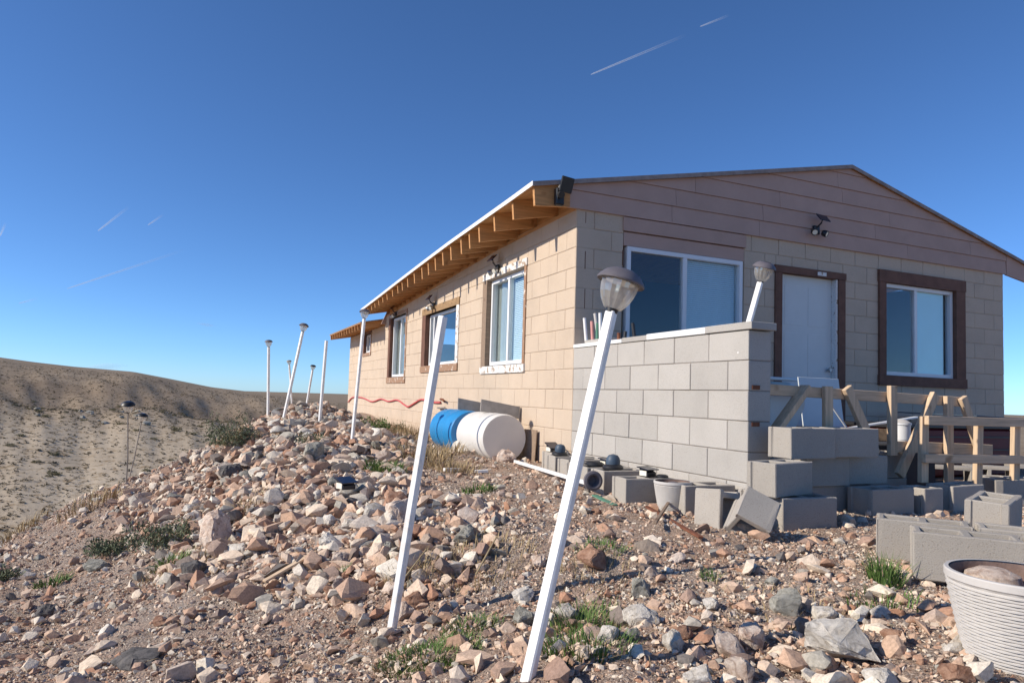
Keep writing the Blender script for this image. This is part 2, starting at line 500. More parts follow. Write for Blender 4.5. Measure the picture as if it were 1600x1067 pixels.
# ------------------------------------------------------------------ ground height
CP = np.array([[-3.924, -2.84, -0.599], [-3.06, -3.403, -0.498], [-4.378, -0.851, -0.858], [-3.621, -1.622, -0.705], [-3.309, -1.603, -0.559], [-3.862, 0.338, -0.747], [-5.163, 2.559, -1.165], [-4.676, 2.881, -0.951], [-4.139, 2.85, -0.65], [-3.69, 2.642, -0.421], [-3.181, 2.402, -0.082], [-2.779, 2.545, 0.093], [-2.396, 2.915, 0.26], [-1.963, 3.273, 0.273], [-1.52, 3.636, 0.139], [-2.922, -0.636, -0.37], [-3.359, 0.104, -0.475], [-2.865, 0.636, -0.183], [-2.301, 0.711, -0.018], [-2.556, -1.235, -0.285], [-2.689, -2.258, -0.442], [-2.234, -1.705, -0.22], [-1.74, 0.476, -0.12], [-1.524, -0.812, -0.196], [-1.817, -2.756, -0.224], [-2.205, -2.911, -0.317], [-1.268, 1.903, -0.043], [-2.536, -3.196, -0.452], [-2.396, -4.171, -0.291], [-1.5, -3.6, -0.24], [-0.9, -4.6, -0.23], [0.3, -4.2, -0.2], [-0.3, -3.2, -0.2], [0, -2.4, -0.17], [1.5, -3.2, -0.2], [3.5, -3.5, -0.22], [6, -3, -0.2], [9, -3, -0.3], [9, -8, -0.6], [4, -7, -0.4], [0.5, -6.5, -0.35], [-1.2, -6.2, -0.4], [-3.2, -6.2, -0.85], [-5.5, -6, -1.1], [-7, -7, -1.5], [-6.5, -2, -2.0], [-5.6, -0.5, -1.15], [-7, 2, -3.4], [-0.6, -2.6, -0.2], [-0.6, -1.2, -0.2], [-0.5, 0, -0.18], [-0.3, 1, -0.17], [-0.1, 2.5, -0.16], [-0.1, 4, -0.16], [-0.1, 6, -0.12], [-0.1, 8, -0.1], [0, 12, -0.1], [-0.8, 3.2, -0.08], [-1, 5.5, 0.02], [-2, 5.3, 0.22], [-2.2, 8, 0.1], [-3.4, 5, -1.0], [-4.5, 6, -2.3], [-5, 9, -3.4], [-2.5, 12, -1.2], [3, 3, -0.17], [6, 3, -0.17], [3, 9, -0.15], [6, 10, -0.2], [2, -1, -0.16], [5, -1, -0.16], [9, 3, -0.3], [9, 10, -0.6], [-7, 10, -6], [-7, -4, -1.8], [-6, 4.5, -3.2]])
def _U(d2): return np.where(d2 < 1e-12, 0, d2 * np.log(np.maximum(d2, 1e-12)) * .5)
_d2 = ((CP[:, None, :2] - CP[None, :, :2]) ** 2).sum(-1)
_n = len(CP)
_K = np.zeros((_n + 3, _n + 3)); _K[:_n, :_n] = _U(_d2) + np.eye(_n) * .02
_K[:_n, _n] = 1; _K[:_n, _n + 1:] = CP[:, :2]; _K[_n, :_n] = 1; _K[_n + 1:, :_n] = CP[:, :2].T
_W = np.linalg.solve(_K, np.concatenate([CP[:, 2], np.zeros(3)]))
def sstep(a, b, x):
    t = np.clip((x - a) / (b - a), 0, 1); return t * t * (3 - 2 * t)
def lump(x, y):
    return (.030 * np.sin(2.1 * x + 1.3 * y + .7) * np.sin(1.7 * y - .8 * x) + .018 * np.sin(5.3 * x - 3.1 * y) * np.sin(4.7 * y + 2.2 * x + 1)
            + .010 * np.sin(11 * x + 7 * y + 2) * np.sin(9 * y - 12 * x))
def hill_h(x, y):
    dx, dy = x + 3.246, y + 6.005
    d = np.maximum(np.hypot(dx, dy), 1.0)
    th = np.degrees(np.arctan2(dx, dy))          # bearing from +y, clockwise
    wrap = lambda a: (a + 180) % 360 - 180
    es = np.interp(th, [-180, -70, -40, -15.0, -11.5, -9.2, -5.5, -3.2, -.2, 5.5, 10.6, 25, 60, 180],
                   [-1.0, 1.5, 2.2, 1.75, 1.35, 1.15, .95, .55, .0, -.55, -.9, -1.2, -1.5, -1.0])
    ld = np.log(d)
    tab_d = np.log(np.array([8, 14, 22, 32, 45, 70, 100, 125, 170, 260, 480, 900, 2500, 9000, 30000]))
    base = [-36, -31, -25, -19, -13.4, -7.6, -3.6, -2.6, -2.5, -1.1, 0, -.9, -1.3, -.5, -.25]
    a = np.interp(ld, tab_d, base)
    wgt = np.interp(ld, tab_d, [0, 0, 0, 0, .05, .25, .5, .6, .75, .95, 1, 1, .3, 0, 0])
    ang = a + es * wgt
    ang = ang + wgt * (.28 * np.sin(th * .55 + ld * 2.0) + .16 * np.sin(th * 1.3 - ld * 5) + .13 * np.sin(th * 3.1 + ld * 9) * np.sin(th * .9 - ld * 3) + .05 * np.sin(th * 7.3 - ld * 14)) * np.interp(ld, tab_d, [0, 0, 0, 1, 1, 1, 1, 1, 1, .6, 0, 0, .3, .2, .1])
    return .528 + d * np.tan(np.radians(ang))
def ground_h(x, y):
    x = np.asarray(x, float); y = np.asarray(y, float)
    xc = np.clip(x, -7, 9); yc = np.clip(y, -8, 12)
    P = np.stack([xc.ravel(), yc.ravel()], 1)
    out = np.zeros(len(P))
    for i in range(0, len(P), 40000):
        q = P[i:i + 40000]
        d2 = ((q[:, None] - CP[None, :, :2]) ** 2).sum(-1)
        out[i:i + 40000] = _U(d2) @ _W[:_n] + _W[_n] + q @ _W[_n + 1:]
    z = out.reshape(x.shape)
    over = np.maximum(np.maximum(-7 - x, x - 9), np.maximum(-8 - y, y - 12)).clip(0)
    z = z - .28 * over - .03 * over ** 2
    return z + lump(x, y) * (1 - .8 * sstep(-.6, 0, x))
# ------------------------------------------------------------------ the ground and the far hills
def axis(parts):
    out = []
    for a, b, s in parts: out += list(np.arange(a, b - 1e-9, s))
    return np.array(out + [parts[-1][1]])
gx = axis([(-30, -9, 1.0), (-9, -5.2, .16), (-5.2, 2.2, .045), (2.2, 5, .1), (5, 10, .3), (10, 24, 1.0)])
gy = axis([(-24, -7, 1.0), (-7, -5, .15), (-5, 3.4, .045), (3.4, 7, .1), (7, 14, .3), (14, 30, 1.0)])
X, Y = np.meshgrid(gx, gy)
Z = ground_h(X, Y)
Z = Z + rng.normal(0, .0035, Z.shape) * ((X < 3) & (Y < 5))
nx, ny = len(gx), len(gy)
idx = np.arange(nx * ny).reshape(ny, nx)
Q = np.stack([idx[:-1, :-1], idx[:-1, 1:], idx[1:, 1:], idx[1:, :-1]], -1).reshape(-1, 4)
go = link_mesh('ground', np_mesh('ground', np.stack([X, Y, Z], -1).reshape(-1, 3), Q, M['dirt'], smooth=True), (0, 0, 0))
tag(go, kind='structure')
ths = np.concatenate([np.arange(-48, 12, .35), np.arange(12, 312.1, 4)])
ds = np.exp(np.linspace(math.log(9), math.log(30000), 190))
T, Dd = np.meshgrid(np.radians(ths), ds)
HX = -3.246 + Dd * np.sin(T); HY = -6.005 + Dd * np.cos(T)
HZ = hill_h(HX, HY)
nx, ny = len(ths), len(ds)
idx = np.arange(nx * ny).reshape(ny, nx)
Q = np.stack([idx[:-1, :-1], idx[1:, :-1], idx[1:, 1:], idx[:-1, 1:]], -1).reshape(-1, 4)[:, ::-1]
ho = link_mesh('hills', np_mesh('hills', np.stack([HX, HY, HZ], -1).reshape(-1, 3), Q, M['hill'], smooth=True), (0, 0, 0))
tag(ho, kind='structure')

# ------------------------------------------------------------------ the house
house = empty('house', (0, 0, 0), 'beige painted concrete block house with low gable roof and open rafters', 'house')
Wd, Ln = 6.706, 12.4
FASC_Y = [-.06, .456, 1.473, 2.575, 3.784, 5.327, 6.795, 8.35, 13]
FASC_Z = [2.603, 2.583, 2.551, 2.516, 2.462, 2.388, 2.312, 2.236, 2.0]
def zf(y): return float(np.interp(y, FASC_Y, FASC_Z))
RX, RZ = 3.749, 3.461
def ztop(x, y):
    d = zf(y) - 2.603
    return (2.603 + (RZ - 2.603) * (x + .517) / (RX + .517) if x < RX else RZ - .249 * (x - RX)) + d

class Pl:
    """a wall plane: a runs along the wall, d goes into it, z is up"""
    def __init__(s, kind): s.k = kind
    def box(s, mb, a0, a1, d0, d1, z0, z1):
        return mb.box(d0, d1, a0, a1, z0, z1) if s.k == 'long' else mb.box(a0, a1, d0, d1, z0, z1)
    def pt(s, a, d, z): return (d, a, z) if s.k == 'long' else (a, d, z)
LONG, GAB = Pl('long'), Pl('gable')
bh, bl = .2032, .4064
OPL = [(1.235, 2.50, .90, 2.03), (3.60, 5.30, .98, 1.85), (6.60, 7.86, .82, 2.03), (9.72, 10.58, 1.43, 1.87)]
OPG = [(.55, 2.135, .88, 2.44), (2.60, 3.66, -.2, 2.09), (4.28, 5.84, .82, 2.22)]

def core(pl, a0, a1, z0, zt, ops, d0, d1, segs):
    mb = MB()
    ax = sorted(set([a0, a1] + [v for o in ops for v in o[:2]] + [a0 + (a1 - a0) * k / segs for k in range(segs)]))
    for i in range(len(ax) - 1):
        A0, A1 = ax[i], ax[i + 1]; mid = (A0 + A1) / 2
        zz = [z0]
        for o in sorted(ops, key=lambda q: q[2]):
            if o[0] < mid < o[1]: zz += [max(o[2], z0), o[3]]
        zz.append(zt(mid))
        for k in range(0, len(zz), 2):
            if zz[k + 1] - zz[k] > .01: pl.box(mb, A0, A1, d0, d1, zz[k], zz[k + 1])
    return mb
def wt_long(y): return min(2.445, zf(y) - .11) if y < 8.35 else 1.945
wall_l = core(LONG, 0, Ln, -.35, wt_long, OPL, .0055, .19, 16).build('wall', M['joint'], house)
wall_g = core(GAB, .19, Wd - .007, -.35, lambda x: 2.445, OPG, .007, .19, 1).build('wall', M['joint'], house)
MB().box(Wd - .19, Wd, .192, Ln, -.35, 2.35).build('wall', M['paint'], house)
MB().box(.192, Wd - .192, Ln - .19, Ln, -.35, 1.9).build('wall', M['paint'], house)

def cham_mesh(name, pl, w, h, mt, t=.06, c=.006):
    mb = MB()
    fr = [(-w / 2, -h / 2), (w / 2, -h / 2), (w / 2, h / 2), (-w / 2, h / 2)]
    fi = [(a * (1 - 2 * c / w), b * (1 - 2 * c / h)) for a, b in fr]
    for a, b in fi: mb.v.append(pl.pt(a, 0, b))
    for a, b in fr: mb.v.append(pl.pt(a, c * .8, b))
    for a, b in fr: mb.v.append(pl.pt(a, t, b))
    mb.f = [[0, 1, 2, 3]] + [[k, (k + 1) % 4, 4 + (k + 1) % 4, 4 + k] for k in range(4)] + [[4 + k, 4 + (k + 1) % 4, 8 + (k + 1) % 4, 8 + k] for k in range(4)]
    return mb
def pieces(a0, a1, z0, z1, ops, first_half, rows=None):
    """running bond rectangles with the openings cut out"""
    out = []
    nrow = int(math.ceil((z1 - z0) / bh))
    for r_ in range(nrow):
        zb, zt = z0 + r_ * bh, min(z1, z0 + (r_ + 1) * bh)
        edges = [a0]; a = a0 + (bl / 2 if (r_ + first_half) % 2 else bl)
        while a < a1 - .03: edges.append(a); a += bl
        edges.append(a1)
        for e0, e1 in zip(edges[:-1], edges[1:]):
            segs = [(e0, e1, zb, zt)]
            for o in ops:
                nxt = []
                for (p, q, s, t) in segs:
                    if q <= o[0] or p >= o[1] or t <= o[2] or s >= o[3]: nxt.append((p, q, s, t)); continue
                    if p < o[0]: nxt.append((p, o[0], s, t))
                    if q > o[1]: nxt.append((o[1], q, s, t))
                    p2, q2 = max(p, o[0]), min(q, o[1])
                    if s < o[2]: nxt.append((p2, q2, s, o[2]))
                    if t > o[3]: nxt.append((p2, q2, o[3], t))
                segs = nxt
            out += [g for g in segs if g[1] - g[0] > .035 and g[3] - g[2] > .03]
    return out
jobs = []
for g in pieces(0, 8.33, -.2032, 2.4384, OPL, 0): 
    if g[2] > wt_long(g[0]) - .03: continue
    g = (g[0], g[1], g[2], min(g[3], wt_long(g[1])))
    jobs.append((LONG, wall_l, g))
for g in pieces(8.33, Ln, -.2032, 1.93, OPL, 1): jobs.append((LONG, wall_l, g))
for g in pieces(0, Wd, -.2032, 2.4384, OPG, 1): jobs.append((GAB, wall_g, g))
def key(j):
    pl, wl, g = j
    p = Vector(pl.pt((g[0] + g[1]) / 2, 0, (g[2] + g[3]) / 2))
    hid = 6 if (pl is GAB and (g[3] < .45 or (g[3] < 1.0 and g[1] < 2.4))) else 0
    return (p - CAM).length / max(.3, (g[1] - g[0]) / bl) + hid
jobs.sort(key=key)
cache = {}
rest = MB()
for i, (pl, wl, g) in enumerate(jobs):
    gp = random.choice((.0025, .004, .006))
    w_, h_ = g[1] - g[0] - gp, g[3] - g[2] - gp
    out = -random.random() * .003
    if pl is GAB and g[0] < .01: g = (g[0] + .0005, *g[1:])
    p = pl.pt((g[0] + g[1]) / 2, out, (g[2] + g[3]) / 2)
    kk = (pl.k, round(w_, 3), round(h_, 3))
    if i < 300:
        if kk not in cache: cache[kk] = cham_mesh('concrete_block', pl, w_, h_, M['paint']).mesh('concrete_block', M['paint'])
        o = link_mesh('concrete_block', cache[kk], p, (R(random.uniform(-.25, .25)) if pl is LONG else 0, R(random.uniform(-.2, .2)) if pl is GAB else 0, 0), wl)
    else:
        mb = cham_mesh('x', pl, w_, h_, None)
        n0 = len(rest.v)
        rest.v += [(a + p[0], b + p[1], c + p[2]) for a, b, c in mb.v]
        rest.f += [[q + n0 for q in f] for f in mb.f]
tag(rest.build('concrete_block_courses', M['paint'], house), kind='stuff')

MB().box(.2, Wd - .2, 3.1, 3.2, -.15, 2.4).build('inner_wall', M['dark'], house)  # dark partition added so the sky does not show through the window glass
for x_, z0_, z1_, w_ in ((.10, 2.285, 2.40, .008), (.105, 1.82, 2.0, .009), (.11, 1.42, 1.62, .008), (.535, 2.26, 2.405, .014), (.545, 1.90, 2.06, .018)):
    MB().box(x_ - w_ / 2, x_ + w_ / 2, -.0015, .004, z0_, z1_).build('painted_gap', M['brown'], wall_g)  # strip flush with the blocks, its dark brown stands for shade in the gap
for y_, z0_, z1_ in ((1.155, 2.135, 2.40), (3.525, 1.97, 2.30), (6.52, 2.11, 2.26)):
    MB().box(-.0015, .004, y_ - .006, y_ + .006, z0_, z1_).build('painted_gap', M['joint'], wall_l)  # flush strip in joint colour, stands for the groove above the window edge
# gable siding, board by board
def clip(poly, fn):
    out = []
    for i in range(len(poly)):
        p, q = poly[i - 1], poly[i]
        a, b = fn(p), fn(q)
        if (a >= 0) != (b >= 0):
            t = a / (a - b); out.append((p[0] + (q[0] - p[0]) * t, p[1] + (q[1] - p[1]) * t))
        if b >= 0: out.append(q)
    return out
gable = MB()
gable.prism([(0, 2.4455), (Wd, 2.4455), (Wd, ztop(Wd, 0) - .05), (RX, RZ - .05), (0, ztop(0, 0) - .05)], .1, 'y', .012)
gable = gable.build('gable', M['joint'], house)
ro = random.Random(4)
for r_ in range(6):
    z0, z1 = 2.412 + .187 * r_, 2.412 + .187 * (r_ + 1) - .003
    js = [-.2]
    x = ro.uniform(.8, 2.2)
    while x < 6.5: js.append(x); x += ro.choice([1.2, 1.8, 2.43])
    js.append(6.735)
    for x0, x1 in zip(js[:-1], js[1:]):
        if x1 > 6.7 and x1 - x0 < .25: continue
        poly = [(x0 + .002, z0), (x1 - .002, z0), (x1 - .002, z1), (x0 + .002, z1)]
        poly = clip(poly, lambda p: (2.603 + (RZ - 2.603) * (p[0] + .517) / (RX + .517)) - .042 - p[1])
        poly = clip(poly, lambda p: RZ - .249 * (p[0] - RX) - .042 - p[1])
        if r_ == 0: poly = clip(poly, lambda p: p[1] - (2.40 + max(0, -p[0] - .05) * .0))
        if len(poly) < 3: continue
        mb = MB(); n = len(poly)
        dep = lambda z: -.030 + .013 * (z - z0) / .187 - ro.uniform(0, .0008)
        mb.v = [(a, dep(b), b) for a, b in poly] + [(a, -.004, b) for a, b in poly]
        mb.f = [list(range(n)), list(range(n, 2 * n))[::-1]] + [[k, k + n, (k + 1) % n + n, (k + 1) % n] for k in range(n)]
        mb.build('siding_board', M['siding'], gable)

# roof sheets that sag toward the far end
def sheet(xs, ys, zfun, t0, t1):
    mb = MB(); nxs = len(xs)
    for y in ys:
        for x in xs: mb.v.append((x, y, zfun(x, y) - t0))
        for x in xs: mb.v.append((x, y, zfun(x, y) - t1))
    k = 2 * nxs
    for j in range(len(ys) - 1):
        for i in range(nxs - 1):
            a = j * k + i
            mb.f += [[a, a + 1, a + k + 1, a + k], [a + nxs, a + k + nxs, a + k + nxs + 1, a + nxs + 1]]
        for i in (0, nxs - 1):
            a = j * k + i; mb.f.append([a, a + k, a + k + nxs, a + nxs])
    for j in (0, len(ys) - 1):
        for i in range(nxs - 1):
            a = j * k + i; mb.f.append([a, a + 1, a + nxs + 1, a + nxs])
    return mb
ym = [-.06, .456, 1.473, 2.575, 3.784, 5.327, 6.795, 8.35]
roof = sheet([-.522, RX], ym, ztop, 0, .014).build('roof', M['shingle'], house)
sheet([RX + .0015, 7.25], ym, ztop, 0, .014).build('roof_covering', M['shingle'], roof)
sheet([-.515, RX], [-.055] + ym[1:], ztop, .015, .032).build('roof_deck', M['wood_y'], roof)
sheet([RX + .0015, 7.245], [-.055] + ym[1:], ztop, .015, .032).build('roof_deck', M['wood_y'], roof)
sheet([-.529, -.5225], [-.065] + ym[1:], ztop, -.004, .042).build('drip_edge', M['white'], roof)
for xa, xb in ((-.52, RX), (RX + .0015, 7.245)):
    MB().prism([(xa, ztop(xa, -.06) - .0145), (xb, ztop(xb, -.06) - .0145), (xb, ztop(xb, -.06) - .048), (xa, ztop(xa, -.06) - .048)], .012, 'y', -.0675).build('rake_trim', M['shingle'], roof)
RAF = [(-.033, 2.379), (.482, 2.358), (.999, 2.344), (1.474, 2.315), (1.806, 2.300), (2.113, 2.288), (2.523, 2.280), (2.867, 2.265), (3.212, 2.253), (3.555, 2.24), (3.886, 2.228), (4.312, 2.222), (4.714, 2.216), (5.06, 2.208), (5.359, 2.199), (5.73, 2.190), (6.144, 2.180), (6.482, 2.168), (6.822, 2.155), (7.151, 2.142), (7.465, 2.128), (7.79, 2.115), (8.11, 2.10)]
for i, (y, zb) in enumerate(RAF):
    a, b = -.497, (-.1 if i == 0 else .7)
    y = y + (.0 if i else .002)
    zt = lambda x: ztop(x, y) - .034
    zb_ = zb
    MB().prism([(a, zt(a)), (b, zt(b)), (b, zb_ + .2012 * (b - a) if i else zb_ + .035), (a + .018, zb_)], .040, 'y', y - .001).build('rafter', M['rafter'], roof)
    if i and i < len(RAF) - 1:
        y2 = RAF[i + 1][0]
        MB().box(.03, .065, y + .042, y2 - .002, wt_long(y) + .002, ztop(.05, y2) - .036).build('rafter_blocking', M['wood_y'], roof)
MB().box(.03, .065, .009, .48, 2.447, ztop(.05, .48) - .036).build('rafter_blocking', M['wood_y'], roof)
# barge board on the right hand eave
MB().prism([(6.74, ztop(6.74, 0) - .036), (7.24, ztop(7.24, 0) - .036), (7.24, ztop(7.24, 0) - .26), (6.74, 2.405)], .03, 'y', -.030).build('barge_board', M['siding'], roof)
# wall plate along the eave wall
for k in range(4):
    y0, y1 = .01 + 2.08 * k, 2.085 * (k + 1)
    zz = [wt_long(y) for y in (y0, y1)]
    mb = MB(); mb.v = [(x, y, z + dz) for (y, z) in ((y0, zz[0]), (y1, zz[1])) for (x, dz) in ((-.004, -.036), (.028, -.036), (.028, .003), (-.004, .003))]
    mb.f = [[0, 3, 2, 1], [4, 5, 6, 7], [0, 1, 5, 4], [1, 2, 6, 5], [2, 3, 7, 6], [3, 0, 4, 7]]
    mb.build('wall_plate', M['wood_y'], roof)
MB().prism([(-.1, 1.95), (6.7, 1.95), (6.7, ztop(6.7, 8.3) - .05), (RX, ztop(RX, 8.3) - .05), (.05, ztop(.05, 8.3) - .05)], .06, 'y', 8.27).build('end_gable', M['siding'], roof)
# the lower roof at the far end
zl = lambda x, y: 1.975 + .2 * min(x + .517, 4.0) + .006 * (y - 8.5)
low = sheet([-.522, 3.483, 7.2], [8.36, 12.56], zl, 0, .016).build('roof', M['shingle'], house)
sheet([-.515, 3.483, 7.195], [8.36, 12.55], zl, .017, .034).build('roof_deck', M['wood_y'], low)
y = 8.42
while y < 12.5:
    MB().prism([(-.50, zl(-.5, y) - .036), (.5, zl(.5, y) - .036), (.5, zl(.5, y) - .15), (-.49, zl(-.49, y) - .15)], .038, 'y', y).build('rafter', M['rafter'], low)
    y += .34

# windows and door
def window(pl, a0, a1, z0, z1, mull, dd, blind_side, curtain_side, fr=.045):
    mb = MB()
    for (p, q, s, t) in ((a0, a1, z0, z0 + fr), (a0, a1, z1 - fr, z1), (a0, a0 + fr, z0 + fr, z1 - fr), (a1 - fr, a1, z0 + fr, z1 - fr)):
        pl.box(mb, p, q, dd, dd + .07, s, t)
    wdw = mb.build('window', M['vinyl'], house)
    pl.box(MB(), mull - .026, mull + .026, dd + .004, dd + .062, z0 + fr + .001, z1 - fr - .001).build('mullion', M['vinyl'], wdw)
    for lo, hi, sd, dp in ((a0 + fr, mull - .026, 0, dd + .03), (mull + .026, a1 - fr, 1, dd + .042)):
        pl.box(MB(), lo + .001, hi - .001, dp, dp + .005, z0 + fr + .001, z1 - fr - .001).build('pane', M['glass'], wdw)
        if sd in blind_side:
            b = MB(); z = z0 + fr + .012
            while z < z1 - fr - .02:
                i = len(b.v)
                b.v += [pl.pt(lo + .004, dd + .073, z), pl.pt(hi + fr, dd + .073, z), pl.pt(hi + fr, dd + .083, z + .021), pl.pt(lo + .004, dd + .083, z + .021)]
                b.v += [pl.pt(lo + .004, dd + .0745, z - .0005), pl.pt(hi + fr, dd + .0745, z - .0005), pl.pt(hi + fr, dd + .0845, z + .0205), pl.pt(lo + .004, dd + .0845, z + .0205)]
                b.f += [[i, i + 1, i + 2, i + 3], [i + 7, i + 6, i + 5, i + 4], [i, i + 3, i + 7, i + 4], [i + 1, i + 5, i + 6, i + 2]]
                z += .0225
            b.build('blind', M['blind'], wdw)
        if sd in curtain_side:
            c = MB(); n = 26
            for k in range(n + 1):
                a = lo - .02 + (hi - lo + .02 + fr) * k / n; d_ = dd + .094 + .014 * math.sin(k * 1.9) + .006 * math.sin(k * .7)
                c.v += [pl.pt(a, d_, z0), pl.pt(a, d_, z1), pl.pt(a, d_ + .003, z0), pl.pt(a, d_ + .003, z1)]
            for k in range(n):
                c.f += [[4 * k, 4 * k + 4, 4 * k + 5, 4 * k + 1], [4 * k + 2, 4 * k + 3, 4 * k + 7, 4 * k + 6]]
            c.build('curtain', M['curtain'], wdw, smooth=True)
    return wdw
def trim(pl, wdw, a0, a1, z0, z1, ws, d0, d1, ms):
    """boards left, right, head, sill around an opening"""
    l_, r_, h_, s_ = ws
    pl.box(MB(), a0, a0 + l_, d0, d1, z0 + s_ + .002, z1 - h_ - .002).build('trim_board', M[ms[0]], wdw)
    pl.box(MB(), a1 - r_, a1, d0, d1, z0 + s_ + .002, z1 - h_ - .002).build('trim_board', M[ms[1]], wdw)
    pl.box(MB(), a0 - .01, a1 + .01, d0 - .004, d1, z1 - h_, z1).build('head_board', M[ms[2]], wdw)
    pl.box(MB(), a0 - .01, a1 + .015, d0 - .008, d1, z0, z0 + s_).build('sill', M[ms[3]], wdw)
w1 = window(LONG, 1.27, 2.40, .915, 2.025, 1.83, .05, (0,), (1,))
trim(LONG, w1, 1.165, 2.56, .805, 2.125, (.06, .15, .085, .095), -.014, .12, ('bareflake', 'oldwood', 'whiteflake', 'whiteflake'))
w2 = window(LONG, 3.66, 5.24, .99, 1.845, 5.02, .06, (), (1,))
trim(LONG, w2, 3.53, 5.47, .875, 1.96, (.12, .21, .11, .11), -.014, .13, ('whiteflake', 'brown', 'osb', 'bareflake'))
w3 = window(LONG, 6.62, 7.80, .84, 2.02, 7.2, .05, (0,), (1,))
trim(LONG, w3, 6.53, 7.98, .71, 2.10, (.085, .15, .07, .115), -.012, .12, ('bareflake', 'brown', 'bareflake', 'bareflake'))
w4 = window(LONG, 9.76, 10.48, 1.44, 1.865, 10.12, .05, (), ())
trim(LONG, w4, 9.68, 10.60, 1.36, 1.92, (.075, .10, .05, .07), -.012, .12, ('bareflake', 'brown', 'brown', 'bareflake'))
# gable side
w5 = window(GAB, .592, 2.108, .90, 2.105, 1.325, -.012, (1,), ())
GAB.box(MB(), .553, 2.133, .001, .12, 2.112, 2.252).build('head_board', M['siding'], w5)
GAB.box(MB(), .536, 2.147, -.020, .10, 2.262, 2.404).build('lintel', M['siding'], w5)
w6 = window(GAB, 4.375, 5.68, .93, 2.08, 4.975, .02, (), ())
GAB.box(MB(), 5.002, 5.570, .072, .078, .976, 2.034).build('blind', M['teal'], w6)
trim(GAB, w6, 4.255, 5.865, .80, 2.235, (.115, .18, .15, .125), -.032, .1, ('brown', 'brown', 'brown', 'brown'))
dr = MB()
GAB.box(dr, 2.685, 3.535, .06, .10, .015, 2.04)
dr = dr.build('door', M['door'], house)
for (p, q, s, t) in ((2.79, 3.06, 1.45, 1.92), (3.16, 3.43, 1.45, 1.92), (2.79, 3.06, .72, 1.36), (3.16, 3.43, .72, 1.36), (2.79, 3.06, .15, .62), (3.16, 3.43, .15, .62)):
    GAB.box(MB(), p, q, .0572, .0595, s, t).build('door_panel', M['door'], dr, bevel=.002)
MB().tube([(3.47, .058, .95), (3.47, .03, .95)], .012, 8).tube([(3.47, .03, .95), (3.47, .022, .95), (3.47, .004, .95)], [.012, .028, .022], 12).build('door_knob', M['metal'], dr)
GAB.box(MB(), 2.58, 2.682, -.022, .10, -.1, 2.038).build('door_frame', M['brown'], dr)
GAB.box(MB(), 3.57, 3.68, -.022, .10, -.1, 2.038).build('door_frame', M['brown'], dr)
GAB.box(MB(), 2.57, 3.69, -.026, .10, 2.041, 2.12).build('door_frame', M['brown'], dr)
GAB.box(MB(), 3.538, 3.568, -.006, .10, 0, 2.038).build('door_stop', M['whitepaint'], dr)
GAB.box(MB(), 3.22, 3.36, -.0285, -.0265, 2.055, 2.10).build('bare_patch', M['whiteflake'], dr)
MB().box(.192, Wd - .192, .3, Ln - .192, -.15, -.05).build('floor_slab', M['slab'], house)

# ------------------------------------------------------------------ the block wall beside the porch
pw = empty('block_wall', (.1, -1.22, -.2), 'unpainted grey concrete block wall running from the house corner', 'wall')
D6 = 6 * bl
MB().box(.006, .189, -D6 + .006, -.004, -.42, 1.010).build('mortar_core', M['mortar'], pw)
cacheb = {}
for r_ in range(7):
    zb = -.4064 + bh * r_
    ed = [0.0] + ([bl * k + bl / 2 for k in range(6)] if r_ % 2 else [bl * k for k in range(1, 6)]) + [D6]
    ed = sorted(set(round(e, 4) for e in ed))
    for e0, e1 in zip(ed[:-1], ed[1:]):
        yc_ = -D6 + (e0 + e1) / 2; w_ = e1 - e0 - .006
        kk = round(w_, 3)
        if kk not in cacheb:
            cacheb[kk] = MB().box(0, .195, -w_ / 2, w_ / 2, -bh / 2 + .003, bh / 2 - .003).mesh('concrete_block', M['cmu'], bevel=.004)
        link_mesh('concrete_block', cacheb[kk], (random.uniform(-.003, .002), yc_, zb + bh / 2), (0, R(random.uniform(-.3, .3)), R(random.uniform(-.35, .35))), pw)
for y0, y1, h_, mt, dx in ((-.88, -.004, .034, 'white', .0), (-1.26, -.884, .042, 'cmu', .002), (-2.0, -1.264, .048, 'white', -.003), (-2.475, -2.004, .050, 'cmu', -.006)):
    MB().box(-.008 + dx, .205, y0, y1, 1.0185, 1.0185 + h_).build('cap_board' if mt == 'white' else 'cap_block', M[mt], pw, bevel=.003)
MB().box(.02, .2, -.62, -.18, 1.0535, 1.085).build('cap_block', M['cmu'], pw, bevel=.003)
for z in (.62, .375): MB().box(.03, .095, -D6 - .003, -D6 + .02, z, z + .028).build('rusty_hole_patch', M['rust'], pw)  # small rust brown boxes, their dark colour stands for rusty holes
